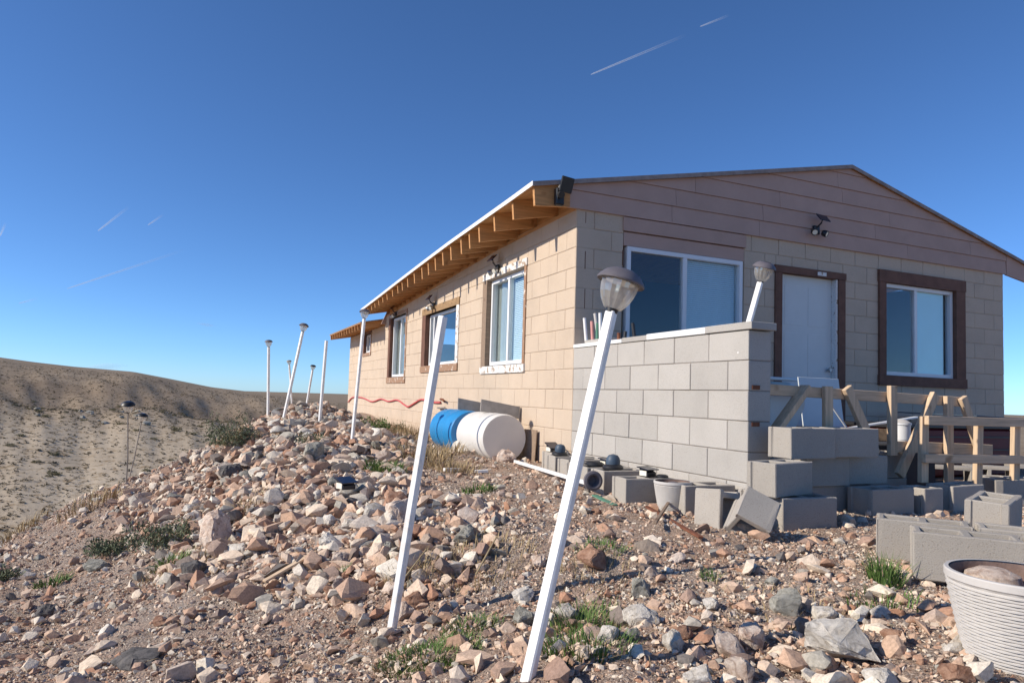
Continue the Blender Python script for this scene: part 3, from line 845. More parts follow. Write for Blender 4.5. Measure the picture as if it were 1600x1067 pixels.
# ------------------------------------------------------------------ loose concrete blocks
def block_mesh(L=.397, W=.194, H=.194, seed=0):
    g = random.Random(seed)
    c = .036
    xe = [-L / 2, -L / 2 + .010, -L / 2 + c, -.017, .017, L / 2 - c, L / 2 - .010, L / 2] if L > .3 else [-L / 2, -L / 2 + .010, -L / 2 + c, L / 2 - c, L / 2 - .010, L / 2]
    ye = [-W / 2, -W / 2 + .034, W / 2 - .034, W / 2]
    voids = (0, 2, 4, 6) if L > .3 else (0, 2, 4)
    full = lambda i, j: 0 <= i < len(xe) - 1 and 0 <= j < 3 and not (j == 1 and i in voids)
    mb = MB()
    def q(*p): i = len(mb.v); mb.v.extend(p); mb.f.append([i, i + 1, i + 2, i + 3])
    for i in range(len(xe) - 1):
        for j in range(3):
            if not full(i, j): continue
            x0, x1, y0, y1 = xe[i], xe[i + 1], ye[j], ye[j + 1]
            q((x0, y0, H), (x1, y0, H), (x1, y1, H), (x0, y1, H)); q((x0, y0, 0), (x0, y1, 0), (x1, y1, 0), (x1, y0, 0))
            if not full(i - 1, j): q((x0, y0, 0), (x0, y0, H), (x0, y1, H), (x0, y1, 0))
            if not full(i + 1, j): q((x1, y0, 0), (x1, y1, 0), (x1, y1, H), (x1, y0, H))
            if not full(i, j - 1): q((x0, y0, 0), (x1, y0, 0), (x1, y0, H), (x0, y0, H))
            if not full(i, j + 1): q((x0, y1, 0), (x0, y1, H), (x1, y1, H), (x1, y1, 0))
    me = mb.mesh('concrete_block', M['cmu2'])
    bm = bmesh.new(); bm.from_mesh(me)
    ed = [e for e in bm.edges if len(e.link_faces) == 2 and e.calc_face_angle(0) > .5]
    bmesh.ops.bevel(bm, geom=ed, offset=.0045, segments=1, affect='EDGES', clamp_overlap=True)
    for v in bm.verts: v.co += Vector((g.uniform(-1, 1), g.uniform(-1, 1), g.uniform(-1, 1))) * .0016
    bm.to_mesh(me); bm.free()
    return me
BM = [block_mesh(seed=k) for k in range(4)]
BH = [block_mesh(L=.194, seed=9), block_mesh(L=.194, seed=10)]
nb = 0
def cblock(corner, yaw, label, half=False, rot=None, group='loose concrete blocks'):
    """corner is the front left bottom corner; yaw in degrees about it"""
    global nb
    me = (BH if half else BM)[nb % (2 if half else 4)]; nb += 1
    L = .194 if half else .397
    a = R(yaw)
    c = Vector(corner) + Vector((math.cos(a) * L / 2 - math.sin(a) * .097, math.sin(a) * L / 2 + math.cos(a) * .097, 0))
    o = link_mesh('concrete_block', me, c, (0, 0, a))
    if rot is not None: o.rotation_euler = rot; o.location = corner
    return tag(o, label, 'concrete block', group)
W_ = 'row of blocks along the grey wall'
cblock((-.225, -.02, -.20), 3, 'farthest grey block at the house corner, under a black solar light', True, group=W_)
cblock((-.40, -.44, -.20), -2, 'second farthest grey block in the row along the wall', group=W_)
cblock((-.44, -.77, -.20), 2, 'third farthest grey block in the row along the wall', group=W_)
cblock((-.50, -1.04, -.205), 3, 'grey block half hidden behind the tall white lamp pole', group=W_)
cblock((-.555, -1.30, -.205), 1, 'grey block under the flat dark lamp cap in the wall row', group=W_)
cblock((-.55, -1.535, -.205), 0, 'grey block carrying a dark domed lamp head, behind the lying lamp', group=W_)
cblock((-.635, -1.965, -.21), -3, 'grey block with open core nearest the lying dark lamp cap', group=W_)
cblock((-.44, -2.36, -.21), -2, 'shadowed grey block directly in front of the small planter', group=W_)
o = cblock((-.47, -2.66, -.22), -48, 'upright grey block tipped on end with its hollow side toward the camera', True, group=W_)
vz = Vector((.22, -.97, .10)).normalized(); vy = Vector((-.95, -.22, .16)); vy = (vy - vz * vy.dot(vz)).normalized()
mr = Matrix((vy.cross(vz), vy, vz)).transposed().to_4x4()
o.rotation_euler = mr.to_euler(); o.scale = (1.22, .95, .9); o.location = (-.60, -2.75, -.10)
o = cblock((-.591, -3.184, -.079), 0, 'grey block tipped over showing its rough grey side, beside the stacked pair', True, rot=(0, 0, 0), group=W_)
mr = Matrix.Rotation(R(-16), 4, 'Z') @ Matrix.Rotation(R(-34), 4, 'X') @ Matrix.Rotation(R(33), 4, 'Y')
o.rotation_euler = mr.to_euler(); o.location = Vector((-.57, -3.10, -.075)) - mr @ Vector((0, 0, .097))
S_ = 'blocks stacked at the end of the wall'
cblock((-.231, -2.975, -.205), -4, 'lower of the two sunlit blocks stacked at the wall end', group=S_)
cblock((-.165, -2.755, -.205), 9, 'grey block peeking out behind the lower sunlit block', group=S_)
cblock((-.272, -2.965, -.0095), 14, 'upper of the two sunlit blocks stacked at the wall end', group=S_)
cblock((.385, -2.566, -.205), 0, 'shaded block on the ground behind the sunlit stack', group=S_)
cblock((.706, -2.80, -.205), 0, 'shaded block on the ground with both cores open, in front of the middle row', group=S_)
cblock((1.165, -2.83, -.205), 1, 'narrow shaded block standing end on, right of the two core block', True, group=S_)
cblock((1.53, -2.78, -.205), 6, 'shaded block on the ground below the front wooden rail with a sunlit corner', group=S_)
cblock((.345, -2.60, -.0095), 0, 'left block of the middle shaded course', group=S_)
cblock((.765, -2.555, -.0095), 0, 'right block of the middle shaded course', group=S_)
cblock((.075, -2.735, .186), 2, 'left block on top of the shaded pile under the wooden diagonals', group=S_)
cblock((.535, -2.655, .186), -2, 'right block on top of the shaded pile with a white chip', group=S_)
cblock((1.30, -2.30, -.205), 0, 'shaded block behind the leaning wooden brace, lower of two', group=S_)
cblock((1.30, -2.30, -.0095), 0, 'shaded block behind the leaning wooden brace, upper of two', group=S_)
F_ = 'sunlit blocks farther right'
for k, (c, yw, lb) in enumerate([((3.10, -1.40, -.20), -42, 'bright block with two open cores seen below the front rail, left one'),
                                ((3.62, -1.45, -.20), -48, 'bright block with open cores below the front rail, middle one'),
                                ((4.2, -1.5, -.20), -40, 'bright block below the front rail at the far right')]):
    o = cblock(c, yw, lb, group=F_)
    a = R(yw); o.rotation_euler = (R(90), 0, a); o.location = Vector(c) + Vector((math.cos(a) * .2, math.sin(a) * .2, .097))
o = cblock((2.86, -2.02, -.19), -20, 'broken white slab edge lying against the bright block', True, group=F_); o.scale = (1.5, .8, .3); o.location.z = -.17
cblock((2.36, -2.55, -.205), -28, 'tilted block with a dark open core at the right edge', group=F_)
cblock((2.55, -2.35, -.205), -35, 'sunlit block behind the tilted block at the right edge', group=F_)
N_ = 'sunlit blocks in the right foreground'
cblock((-.255, -3.60, -.205), -52, 'rear one of two long sunlit blocks lying in the gravel', group=N_)
cblock((-.245 + .41 * math.cos(R(52)), -3.60 - .41 * math.sin(R(52)), -.205), -52, 'sunlit block behind the large planter, continuing the rear one', group=N_)
cblock((-.515, -3.985, -.185), -50, 'front one of two long sunlit blocks, grass at its left end', group=N_)
o = cblock((-.515 + .41 * math.cos(R(50)), -3.985 - .41 * math.sin(R(50)), -.185), -50, 'sunlit block cut off by the picture edge above the large planter', group=N_)
o = cblock((.64, -3.68, -.19), 25, 'sunlit block standing upright behind the long pair at the right edge', group=N_)
o.rotation_euler = (R(2), R(-3), R(22)); o.scale = (1, 1.05, 1.22)

# ------------------------------------------------------------------ planters
def planter(c, r, h, label, dome):
    p = empty('planter', c, label, 'planter')
    prof = [(.0, .004), (r * .66, .004), (r * .70, .0)]
    n = 24
    for k in range(n):
        t = k / n
        rr = r * (.70 + .27 * t ** .8)
        prof += [(rr + .0030 * r / .2, h * (.02 + .86 * (t + .15 / n))), (rr + .0030 * r / .2, h * (.02 + .86 * (t + .6 / n))), (rr - .001, h * (.02 + .86 * (t + .85 / n)))]
    prof += [(r * .97, h * .90), (r * 1.0, h * .915), (r * 1.0, h * .985), (r * .985, h), (r * .93, h), (r * .91, h * .97), (r * .80, h * .35), (0, h * .35)]
    wob = lambda j, q: 1 + (.009 * math.sin(q * 2 * math.pi / 4 + (j // 3) * math.pi) if 3 <= j < 3 + 3 * n else 0)
    MB().lathe(prof[:-3], 64, c, None, wob, False).build('pot_body', M['pot'], p, smooth=True)
    MB().lathe([(r * .80, h * .34), (r * .905, h * .95), (r * .915, h * .985)], 48, c, None, None, False).build('inner_wall', M['soil'], p, smooth=True)
    MB().lathe([(0, h * .62), (r * .70, h * .60), (r * .84, h * .57)], 32, c).build('soil', M['soil'], p, smooth=True)
    return p
planter((-.405, -2.18, -.205), .125, .20, 'small beige wicker pattern planter among the blocks by the wall', 0)
planter((-1.025, -4.70, -.215), .190, .262, 'large beige wicker pattern planter at the lower right corner', 0)

# ------------------------------------------------------------------ lamps on poles
def axis_mtx(d, side=(0, 1, 0)):
    z = Vector(d).normalized(); s = Vector(side); x = s.cross(z).normalized(); y = z.cross(x)
    return Matrix((x, y, z)).transposed()
def lamp_head(t, top, d, s, capmat='cap', lens=True):
    m = axis_mtx(d)
    MB().lathe([(.019 * s, -.004 * s), (.021 * s, .010 * s), (.016 * s, .012 * s)], 16, top, m).build('collar', M['black'], t, smooth=True)
    if lens:
        MB().lathe([(.024 * s, .008 * s), (.030 * s, .012 * s), (.046 * s, .036 * s), (.054 * s, .056 * s), (.059 * s, .078 * s), (.061 * s, .101 * s)], 28, top, m, lambda j, q: 1.03 if q % 2 else .965).build('lens', M['lens'], t)
        MB().lathe([(0, .070 * s), (.007 * s, .071 * s), (.008 * s, .09 * s), (.03 * s, .094 * s), (.05 * s, .099 * s), (0, .0995 * s)], 12, top, m).build('bulb_holder', M['lensw'], t, smooth=True)
    cap = MB().lathe([(.0, .1005 * s), (.070 * s, .1005 * s), (.078 * s, .097 * s), (.0795 * s, .102 * s), (.074 * s, .112 * s), (.058 * s, .130 * s), (.043 * s, .138 * s), (.040 * s, .1395 * s), (.0, .140 * s)], 28, top, m).build('cap', M[capmat], t, smooth=True)
    q = MB(); pts = [m @ Vector((a * .024 * s, b * .024 * s, z * s)) for z in (.1395, .1425) for a, b in ((-1, -1), (1, -1), (1, 1), (-1, 1))]
    q.v = [tuple(Vector(top) + p) for p in pts]; q.f = [[0, 3, 2, 1], [4, 5, 6, 7], [0, 1, 5, 4], [1, 2, 6, 5], [2, 3, 7, 6], [3, 0, 4, 7]]
    q.build('solar_cell', M['solar'], cap)
    # four small posts between lens and cap rim
def lamp(base, top, w_, s, label, polemat='pipe', head=True, capmat='cap', rod=False, deep=.25, group='solar lamps on poles', hd=None, sd=(-.57, .82, 0)):
    base, top = Vector(base), Vector(top)
    d = (top - base).normalized()
    g0 = base - d * deep
    t = empty('solar_lamp' if head else 'white_pole', base, label, 'lamp' if head else 'pole', group if head else None)
    pts = MB()
    if rod:
        bend = base.lerp(top, .5) + Vector((.012, 0, 0))
        pts.tube([g0, base, bend, top], w_ / 2, 8).build('pole', M[polemat], t, smooth=True)
    else:
        pts.beam(g0, top, w_, w_, sd).build('pole', M[polemat], t, bevel=w_ * .14)
    if head: lamp_head(t, top, d if hd is None else Vector(hd).normalized(), s, capmat)
    return t
lamp((-2.385, -4.18, -.29), (-2.042, -4.035, .819), .0335, 1.03, 'tall leaning lamp on a thick white pole, closest to the camera', hd=(.27, -.10, 1))
tw = lamp((-2.536, -3.196, -.452), (-2.392, -3.285, .849), .032, 1, 'leaning white pole without a lamp head, left of the closest lamp', head=False)
lamp((.045, -2.34, .95), (.174, -2.35, 1.362), .036, 1.0, 'lamp on a white pole rising from the end of the grey block wall', deep=.1, hd=(.08, -.30, 1))
lamp((-1.925, 1.085, .20), (-1.844, 1.195, 1.285), .030, .72, 'lamp on a slightly leaning white pole in front of the house wall')
lamp((-2.48, 2.405, .24), (-2.313, 2.491, 1.215), .030, .72, 'strongly leaning white lamp pole on the mound crest')
lamp((-2.62, 3.013, .20), (-2.655, 2.979, 1.04), .028, .62, 'upright white lamp pole at the left end of the mound crest')
lamp((-2.135, 4.985, .2), (-2.214, 4.976, .90), .022, .50, 'faint pale lamp behind the strongly leaning pole', capmat='stake')
lamp((-2.078, 3.869, .2), (-2.015, 3.80, .80), .024, .52, 'dark lantern on a thin pale pole in the middle of the crest', capmat='black')
lamp((-2.13, 2.039, .2), (-2.107, 1.975, 1.09), .030, 1, 'upright white pole without a lamp head, right of the crest lamps', head=False)
lamp((-4.04, 2.25, -.70), (-4.039, 1.99, .24), .013, .84, 'tall dark lantern on a thin metal stake at the foot of the slope', 'stake', capmat='black', rod=True)
lamp((-4.135, 3.175, -.75), (-4.003, 3.071, .095), .012, .74, 'shorter dark lantern on a leaning metal stake behind the taller one', 'stake', capmat='black', rod=True)

# lamp lying on the ground, its open dark cap toward the camera
tl = empty('solar_lamp', (-.55, -1.0, -.15), 'white lamp pole lying on the gravel with its dark cap facing forward', 'lamp', 'solar lamps on poles')
p0, p1 = Vector((-.40, .45, -.135)), Vector((-.655, -1.52, -.105))
MB().beam(p0, p1, .030, .030, (0, 0, 1)).build('pole', M['pipe'], tl, bevel=.004)
mm = axis_mtx((p1 - p0).normalized() + Vector((-.1, -.25, 0)), (0, 0, 1))
MB().lathe([(.020, -.02), (.045, -.015), (.066, .005), (.074, .03), (.070, .045), (.055, .05), (.044, .046), (.036, .03), (.030, .0), (0, -.003)], 28, p1 + Vector((0, -.02, .03)), mm).build('cap', M['cap'], tl, smooth=True)
MB().beam((-.70, -1.66, -.165), (-.775, -2.06, -.172), .04, .008, (0, 0, 1)).build('x', M['green'])
tag(bpy.data.objects['x'], 'short green painted stake lying under the dark lamp cap', 'stake'); bpy.data.objects['x'].name = 'green_stake'

# lamp heads and sensor lights resting on the blocks
def loose_cap(c, s, label, tilt=(0, 0, 0), lens=True):
    t = empty('lamp_head', c, label, 'lamp head', 'lamp parts on the block row')
    m = (Matrix.Rotation(tilt[1], 3, 'Y') @ Matrix.Rotation(tilt[0], 3, 'X'))
    MB().lathe([(.0, .012 * s), (.074 * s, .012 * s), (.080 * s, 0), (.081 * s, .014 * s), (.07 * s, .03 * s), (.05 * s, .038 * s), (0, .04 * s)], 24, c, m).build('cap', M['black'], t, smooth=True)
    if lens:
        MB().lathe([(.055 * s, .035 * s), (.056 * s, .06 * s), (.05 * s, .085 * s), (.035 * s, .105 * s), (0, .115 * s)], 16, c, m).build('lens', M['tarp'], t, smooth=True)
    return t
def sensor(c, yaw, label, s=1.0, pitch=35, group='black solar sensor lights', white=True):
    """a box lamp with a sloping solar lid, a front lens and a bracket"""
    t = empty('sensor_light', c, label, 'sensor light', group)
    a = Matrix.Rotation(R(yaw), 3, 'Z')
    def ob(mb): mb.v = [tuple(a @ Vector(v) * s + Vector(c)) for v in mb.v]; return mb
    ob(MB().prism([(-.045, 0), (.045, 0), (.045, .075), (-.045, .03)], .10, 'x', -.05)).build('housing', M['black'], t, bevel=.003)
    lid = MB(); p = R(pitch * .72)
    lid.beam((-.065, 0, .062), (.065, 0, .062), .12, .008, (0, -math.sin(p), math.cos(p)))
    ob(lid).build('solar_panel', M['solar'], t)
    ob(MB().box(-.057, -.051, -.035, .035, .006, .045)).build('side_lens', M['lensw' if white else 'black'], t)
    return t
sensor((-.17, .06, -.005), 8, 'black solar light with a tilted panel on the farthest block of the row', 1.0)
loose_cap((-.28, -.30, -.003), .9, 'dark lamp cap on the second farthest block', (R(8), 0, 0))
loose_cap((-.42, -1.18, -.008), .95, 'flat dark lamp cap without lens, just right of the tall white pole', (0, R(5), 0), False)
loose_cap((-.40, -1.42, -.008), 1.0, 'upturned dark lamp cap with a blue grey dome on the block row')
sensor((-.32, -1.20, -.008), 12, 'black solar light with a pale lens behind the domed lamp cap', .85, 10)
sensor((-.37, -1.84, -.014), 14, 'black flat solar light with a round pale lens on the block nearest the planter', .9, 10)
loose_cap((-.31, -1.93, -.014), .55, 'small dark disc on the block next to the planter', (0, 0, 0), False)
sensor((-2.36, -1.06, -.16), 22, 'small black solar light lying among the stones of the mound', 1.0, 20)
# the dark dome lying in the small planter and the stone in the large one
tag(MB().lathe([(.055, 0), (.058, .012), (.05, .035), (.03, .052), (0, .058)], 20, (-.43, -2.22, -.06)).build('dark_dome', M['cap'], smooth=True), 'dark rounded lamp cap lying inside the small planter', 'lamp cap')

tag(MB().lathe([(.0, -.01), (.075, .0), (.088, .03), (.07, .075), (.035, .092), (0, .094)], 24, (-.985, -4.60, -.055), None, lambda j, q: 1 + .06 * math.sin(q * .52 + j)).build('round_stone', M['rk_pink'], smooth=True), 'rounded tan stone lying inside the large planter', 'rock')
# spot lights fixed to the house
def spot(c, yaw, label, s=1.0, wallside=1):
    """twin head security light with a solar panel on an arm"""
    t = empty('security_light', c, label, 'security light', 'solar security lights on the house')
    a = Matrix.Rotation(R(yaw), 3, 'Z')
    def ob(mb): mb.v = [tuple(a @ Vector(v) * s + Vector(c)) for v in mb.v]; return mb
    ob(MB().box(-.045, .045, -.03, 0, -.05, .05)).build('bracket', M['black'], t, bevel=.004)
    ob(MB().tube([(0, -.03, .03), (.01, -.08, .07), (.02, -.09, .11)], .010, 8)).build('arm', M['black'], t)
    pn = MB().beam((-.06, -.10, .135), (.10, -.10, .125), .11, .012, (0, -.75, .65)); ob(pn).build('solar_panel', M['solar'], t, bevel=.002)
    for x in (-.075, .06):
        h = ob(MB().lathe([(.030, 0), (.038, .02), (.040, .055), (.036, .062), (.030, .058), (0, .056)], 14, (x, -.05, -.03), axis_mtx((-.5 if x < 0 else .4, -.8, -.45))))
        h.build('lamp_housing', M['black'], t, smooth=True)
        ob(MB().lathe([(0, .0575), (.029, .0585), (.0, .061)], 14, (x, -.05, -.03), axis_mtx((-.5 if x < 0 else .4, -.8, -.45)))).build('lamp_glass', M['lensw'], t, smooth=True)
    return t
spot((3.17, -.032, 2.585), 0, 'black twin security light in the middle of the gable siding')
cl = empty('security_light', (-.24, -.05, 2.46), 'bulky black security light at the near eave corner of the roof', 'security light', 'solar security lights on the house')
MB().box(-.285, -.195, -.10, -.036, 2.40, 2.57).build('housing', M['black'], cl, bevel=.012)
MB().beam((-.265, -.14, 2.60), (-.13, -.14, 2.585), .024, .15, (-.25, -.25, .93)).build('solar_panel', M['black'], cl, bevel=.006)
MB().tube([(-.25, -.09, 2.57), (-.235, -.14, 2.61)], .016, 8).build('arm', M['metal'], cl, smooth=True)
MB().lathe([(.026, 0), (.034, .02), (.034, .05), (.0, .052)], 14, (-.255, -.105, 2.50), axis_mtx((0, -1, -.35))).build('lamp_housing', M['black'], cl, smooth=True)
for y_, z_, lb in ((2.02, 2.19, 'clear security light above the window nearest the corner'), (4.78, 2.02, 'clear security light above the middle window'), (7.35, 2.13, 'clear security light above the third window from the corner')):
    t = spot((-.02, y_, z_ - .06), -90, lb, .95)
    for ch in t.children:
        if ch.name.startswith('lamp_housing'): ch.data.materials[0] = M['metal']

# ------------------------------------------------------------------ things along the long wall
hs = empty('hose', (-.03, 8.5, .3), 'red rubber hose draped in waves along the beige wall', 'hose')
from_pts = [(12.2, .24), (11.6, .37), (10.4, .38), (9.3, .31), (8.4, .38), (7.7, .345), (7.0, .385), (6.45, .31), (6.15, .28), (5.75, .35), (5.35, .42), (4.95, .41), (4.55, .39), (4.2, .395)]
path = []
for k in range(len(from_pts) - 1):
    for q in range(6):
        t_ = q / 6; p_ = [from_pts[max(0, min(len(from_pts) - 1, k + i))] for i in (-1, 0, 1, 2)]
        cr = lambda i: .5 * (2 * p_[1][i] + (p_[2][i] - p_[0][i]) * t_ + (2 * p_[0][i] - 5 * p_[1][i] + 4 * p_[2][i] - p_[3][i]) * t_ ** 2 + (3 * p_[1][i] - p_[0][i] - 3 * p_[2][i] + p_[3][i]) * t_ ** 3)
        path.append((-.022, cr(0), cr(1)))
MB().tube(path, .015, 8).build('hose_line', M['red'], hs, smooth=True)
tag(MB().tube([(.02, 4.15, .44), (-.05, 4.15, .445), (-.06, 4.0, .44), (-.06, 3.93, .42)], .016, 8).build('pipe_stub', M['rust'], smooth=True), 'short rusty pipe stub sticking out of the wall at the hose end', 'pipe')
tag(MB().tube([(.02, 4.3, .30), (-.04, 4.3, .31), (-.04, 3.95, .32), (-.04, 3.93, .29), (-.04, 3.93, -.2)], .013, 8).build('water_pipe', M['stake'], smooth=True), 'thin bent water pipe down the wall left of the blue barrel', 'pipe')
def barrel(y0, y1, cx, cz, r, body, end, label):
    t = empty('barrel', (cx, (y0 + y1) / 2, cz - r), label, 'barrel')
    m_ = axis_mtx((0, -1, 0), (0, 0, 1)); L = y1 - y0
    MB().lathe([(r * .93, .0), (r * .985, .02), (r, .05), (r, L * .30), (r * 1.012, L * .32), (r * 1.012, L * .34), (r, L * .36), (r, L * .64), (r * 1.012, L * .66), (r * 1.012, L * .68), (r, L * .70), (r, L - .05), (r * .985, L - .02), (r * .95, L)], 40, (cx, y1, cz), m_).build('barrel_body', M[body], t, smooth=True)
    MB().lathe([(r * .95, L - .008), (r * .90, L - .018), (r * .80, L - .016), (r * .77, L - .008), (r * .3, L - .010), (0, L - .010)], 40, (cx, y1, cz), m_).build('barrel_end', M[end], t, smooth=True)
    MB().lathe([(.028, L - .012), (.03, L + .006), (.022, L + .008), (0, L + .008)], 14, (cx + .02, y1, cz - r * .62), m_).build('bung', M[end], t, smooth=True)
barrel(.84, 1.70, -.36, .07, .262, 'barrelw', 'barrelend', 'white plastic barrel lying on its side by the house wall')
barrel(1.725, 2.60, -.42, .075, .262, 'blue', 'blue', 'bright blue plastic barrel lying behind the white one')
def slab(name, pts, th, mt, label, cat):
    a, b, c = Vector(pts[0]), Vector(pts[1]), Vector(pts[2])
    n = (b - a).cross(c - a).normalized() * th
    mb = MB(); d = a + (c - b)
    mb.v = [tuple(p) for p in (a, b, c, d)] + [tuple(p + n) for p in (a, b, c, d)]
    mb.f = [[0, 3, 2, 1], [4, 5, 6, 7], [0, 1, 5, 4], [1, 2, 6, 5], [2, 3, 7, 6], [3, 0, 4, 7]]
    return tag(mb.build(name, mt, None, bevel=.003), label, cat)
slab('concrete_slab', ((-.455, 1.36, .345), (-.02, 1.25, .268), (-.012, 1.25, .405)), .045, M['slab'], 'grey slab propped between the white barrel and the wall', 'slab')
slab('concrete_slab', ((-.465, 2.12, .345), (-.06, 2.02, .275), (-.06, 2.02, .415)), .045, M['slab'], 'grey slab propped between the blue barrel and the wall', 'slab')
slab('brown_board', ((-.10, .93, -.19), (-.045, .72, -.19), (-.025, .72, .17)), .012, M['oldwood'], 'brown board standing behind the end of the white barrel', 'board')

# ------------------------------------------------------------------ sticks standing in the wall cores
for (y_, x_, zt_, lx, ly, mt, lb, cat) in ((-.09, .10, 1.318, -.02, .03, 'white', 'short white pipe leaning left at the wall corner', 'pipe'), (-.21, .10, 1.275, -.01, .02, 'pink', 'pink stick in the bundle at the wall corner', 'stick'),
        (-.30, .12, 1.347, -.02, .07, 'pot', 'cream pipe leaning across the bundle at the wall corner', 'pipe'), (-.30, .09, 1.248, .0, .0, 'green', 'green stick in the bundle at the wall corner', 'stick'),
        (-.355, .10, 1.341, -.01, .01, 'white', 'upright white pipe, tallest of the bundle', 'pipe'), (-.43, .10, 1.237, .01, .0, 'sage', 'dull green stick half behind the tall lamp pole', 'stick'),
        (-.667, .10, 1.129, .0, .0, 'rust', 'short dark red peg on the wall beside the window edge', 'peg'), (-.773, .09, 1.133, .01, .0, 'black', 'short black peg on the wall beside the window edge', 'peg'), (-.94, .10, 1.194, -.02, .02, 'black', 'black pointed rod on the grey wall before the big window', 'rod')):
    tag(MB().tube([(x_, y_, 1.0), (x_ + lx, y_ + ly, zt_)], .017, 10).build(cat if cat in ('rod', 'peg') else cat, M[mt], smooth=True), lb, cat)

# ------------------------------------------------------------------ timber frames by the porch
def frame(name, label, members, origin):
    t = empty(name, origin, label, 'railing')
    for nm, p0, p1, w_, d_, side in members:
        ax = Vector(p1) - Vector(p0)
        mt = 'wood_x' if abs(ax.x) > abs(ax.z) else 'wood_z'
        MB().beam(p0, p1, w_, d_, side).build(nm, M[mt], t, bevel=.003)
    return t
Yf = -2.345
frame('timber_railing', 'pine railing with slanted braces at the end of the block wall', [
    ('rail', (.205, Yf, .627), (2.25, Yf, .590), .038, .075, (0, 0, 1)),
    ('brace', (.565, Yf - .042, .655), (.06, Yf - .042, .10), .042, .085, (0, 1, 0)),
    ('post', (.768, Yf - .040, .665), (.772, Yf - .040, .18), .075, .036, (0, 1, 0)),
    ('brace', (.955, Yf - .041, .662), (1.25, Yf - .041, .18), .075, .036, (0, 1, 0)),
    ('post', (1.425, Yf - .042, .69), (1.425, Yf - .042, .17), .072, .038, (0, 1, 0)),
    ('brace', (1.905, Yf - .041, .640), (1.50, Yf - .041, .02), .078, .038, (0, 1, 0)),
    ('post', (2.055, Yf - .043, .630), (2.055, Yf - .043, -.15), .075, .036, (0, 1, 0)),
    ('brace', (2.225, Yf - .041, .625), (2.47, Yf - .041, .12), .075, .036, (0, 1, 0)),
    ('rail', (1.46, Yf + .002, .235), (2.64, Yf + .002, .205), .036, .085, (0, 0, 1))], (1.2, Yf, -.2))
Yg = -2.60
frame('timber_barrier', 'lower pine frame of rails and posts in front at the right edge', [
    ('rail', (1.505, Yg, .443), (3.3, Yg, .435), .036, .066, (0, 0, 1)),
    ('rail', (1.470, Yg, .170), (3.3, Yg, .136), .036, .064, (0, 0, 1)),
    ('post', (1.53, Yg + .040, .47), (1.52, Yg + .040, -.01), .075, .036, (0, 1, 0)),
    ('post', (2.15, Yg + .040, .44), (2.12, Yg + .040, -.19), .070, .036, (0, 1, 0)),
    ('post', (2.60, Yg + .040, .42), (2.57, Yg + .040, -.19), .075, .036, (0, 1, 0))], (2.3, Yg, -.2))
# things behind the railing
tb = empty('bathtub', (.62, -1.95, -.17), 'bluish white tub standing on its end behind the wall end', 'tub')
mb = MB()
mb.prism([(.24, -.17), (.50, -.17), (.66, .30), (.78, .52), (.76, .62), (.64, .69), (.24, .69)], .5, 'y', -2.2)
mb.build('tub_body', M['tub'], tb, bevel=.03)
MB().beam((.225, -2.2, .712), (.645, -2.2, .708), .06, .022, (0, 0, 1)).build('tub_rim', M['tub'], tb, bevel=.006)
MB().beam((.225, -1.68, .712), (.645, -1.68, .708), .06, .022, (0, 0, 1)).build('tub_rim', M['tub'], tb, bevel=.006)
slab('white_board', ((2.02, -1.0, .05), (2.57, -1.0, .05), (2.60, -.86, .80)), .012, M['door'], 'pale board leaning behind the railing below the door', 'board')
slab('brown_sheet', ((.75, -1.95, .26), (2.15, -1.95, .24), (2.15, -1.90, .34)), .012, M['osb'], 'brown chipboard sheet behind the railing posts', 'sheet')
slab('white_plank', ((1.05, -2.05, .30), (2.6, -1.75, .44), (2.6, -1.70, .44)), .015, M['vinyl'], 'thin white plank lying across behind the railing', 'plank')
tag(MB().beam((1.15, -2.0, .62), (1.45, -2.05, .25), .012, .012, (0, 1, 0)).build('white_rod', M['vinyl']), 'thin white rod slanting behind the railing', 'rod')
bk = empty('bucket', (2.10, -1.95, .22), 'white bucket behind the railing with a stone on its lid', 'bucket')
MB().lathe([(.060, .22), (.072, .385), (.078, .385), (.078, .40), (.072, .402), (.066, .26), (0, .255)], 24, (2.10, -1.95, 0)).build('bucket_body', M['vinyl'], bk, smooth=True)
MB().lathe([(0, .402), (.073, .404), (.03, .43), (0, .432)], 20, (2.10, -1.95, 0)).build('lid', M['pot'], bk, smooth=True)
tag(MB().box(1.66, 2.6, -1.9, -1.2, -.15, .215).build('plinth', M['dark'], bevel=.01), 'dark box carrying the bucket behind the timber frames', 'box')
rb = empty('tool_chest', (3.4, -1.6, -.17), 'dark red chest in the shade behind the front frame', 'chest')
MB().box(2.75, 4.6, -1.35, -.65, -.15, .33).build('chest_body', M['redbox'], rb, bevel=.02)
for z_ in (-.02, .11, .24): MB().box(2.8, 4.55, -1.365, -1.352, z_, z_ + .012).build('drawer_line', M['black'], rb)
MB().box(2.73, 4.62, -1.37, -.63, .332, .37).build('chest_lid', M['black'], rb, bevel=.008)
tt = empty('work_table', (4.9, -.8, -.17), 'table with a dark blue sheet top behind the railing at the right', 'table')
sl_ = MB(); sl_.v = [(4.25, -1.2, .470), (5.6, -1.25, .44), (5.7, -.3, .45), (4.3, -.2, .48)]; sl_.v += [(a, b, c - .012) for a, b, c in sl_.v]
sl_.f = [[0, 1, 2, 3], [7, 6, 5, 4], [0, 4, 5, 1], [1, 5, 6, 2], [2, 6, 7, 3], [3, 7, 4, 0]]
sl_.build('table_top', M['tarp'], tt)
for x_, y_ in ((4.33, -1.15), (5.5, -1.18), (5.6, -.4), (4.4, -.3)): MB().box(x_ - .02, x_ + .02, y_ - .02, y_ + .02, -.25, .42).build('leg', M['stake'], tt)
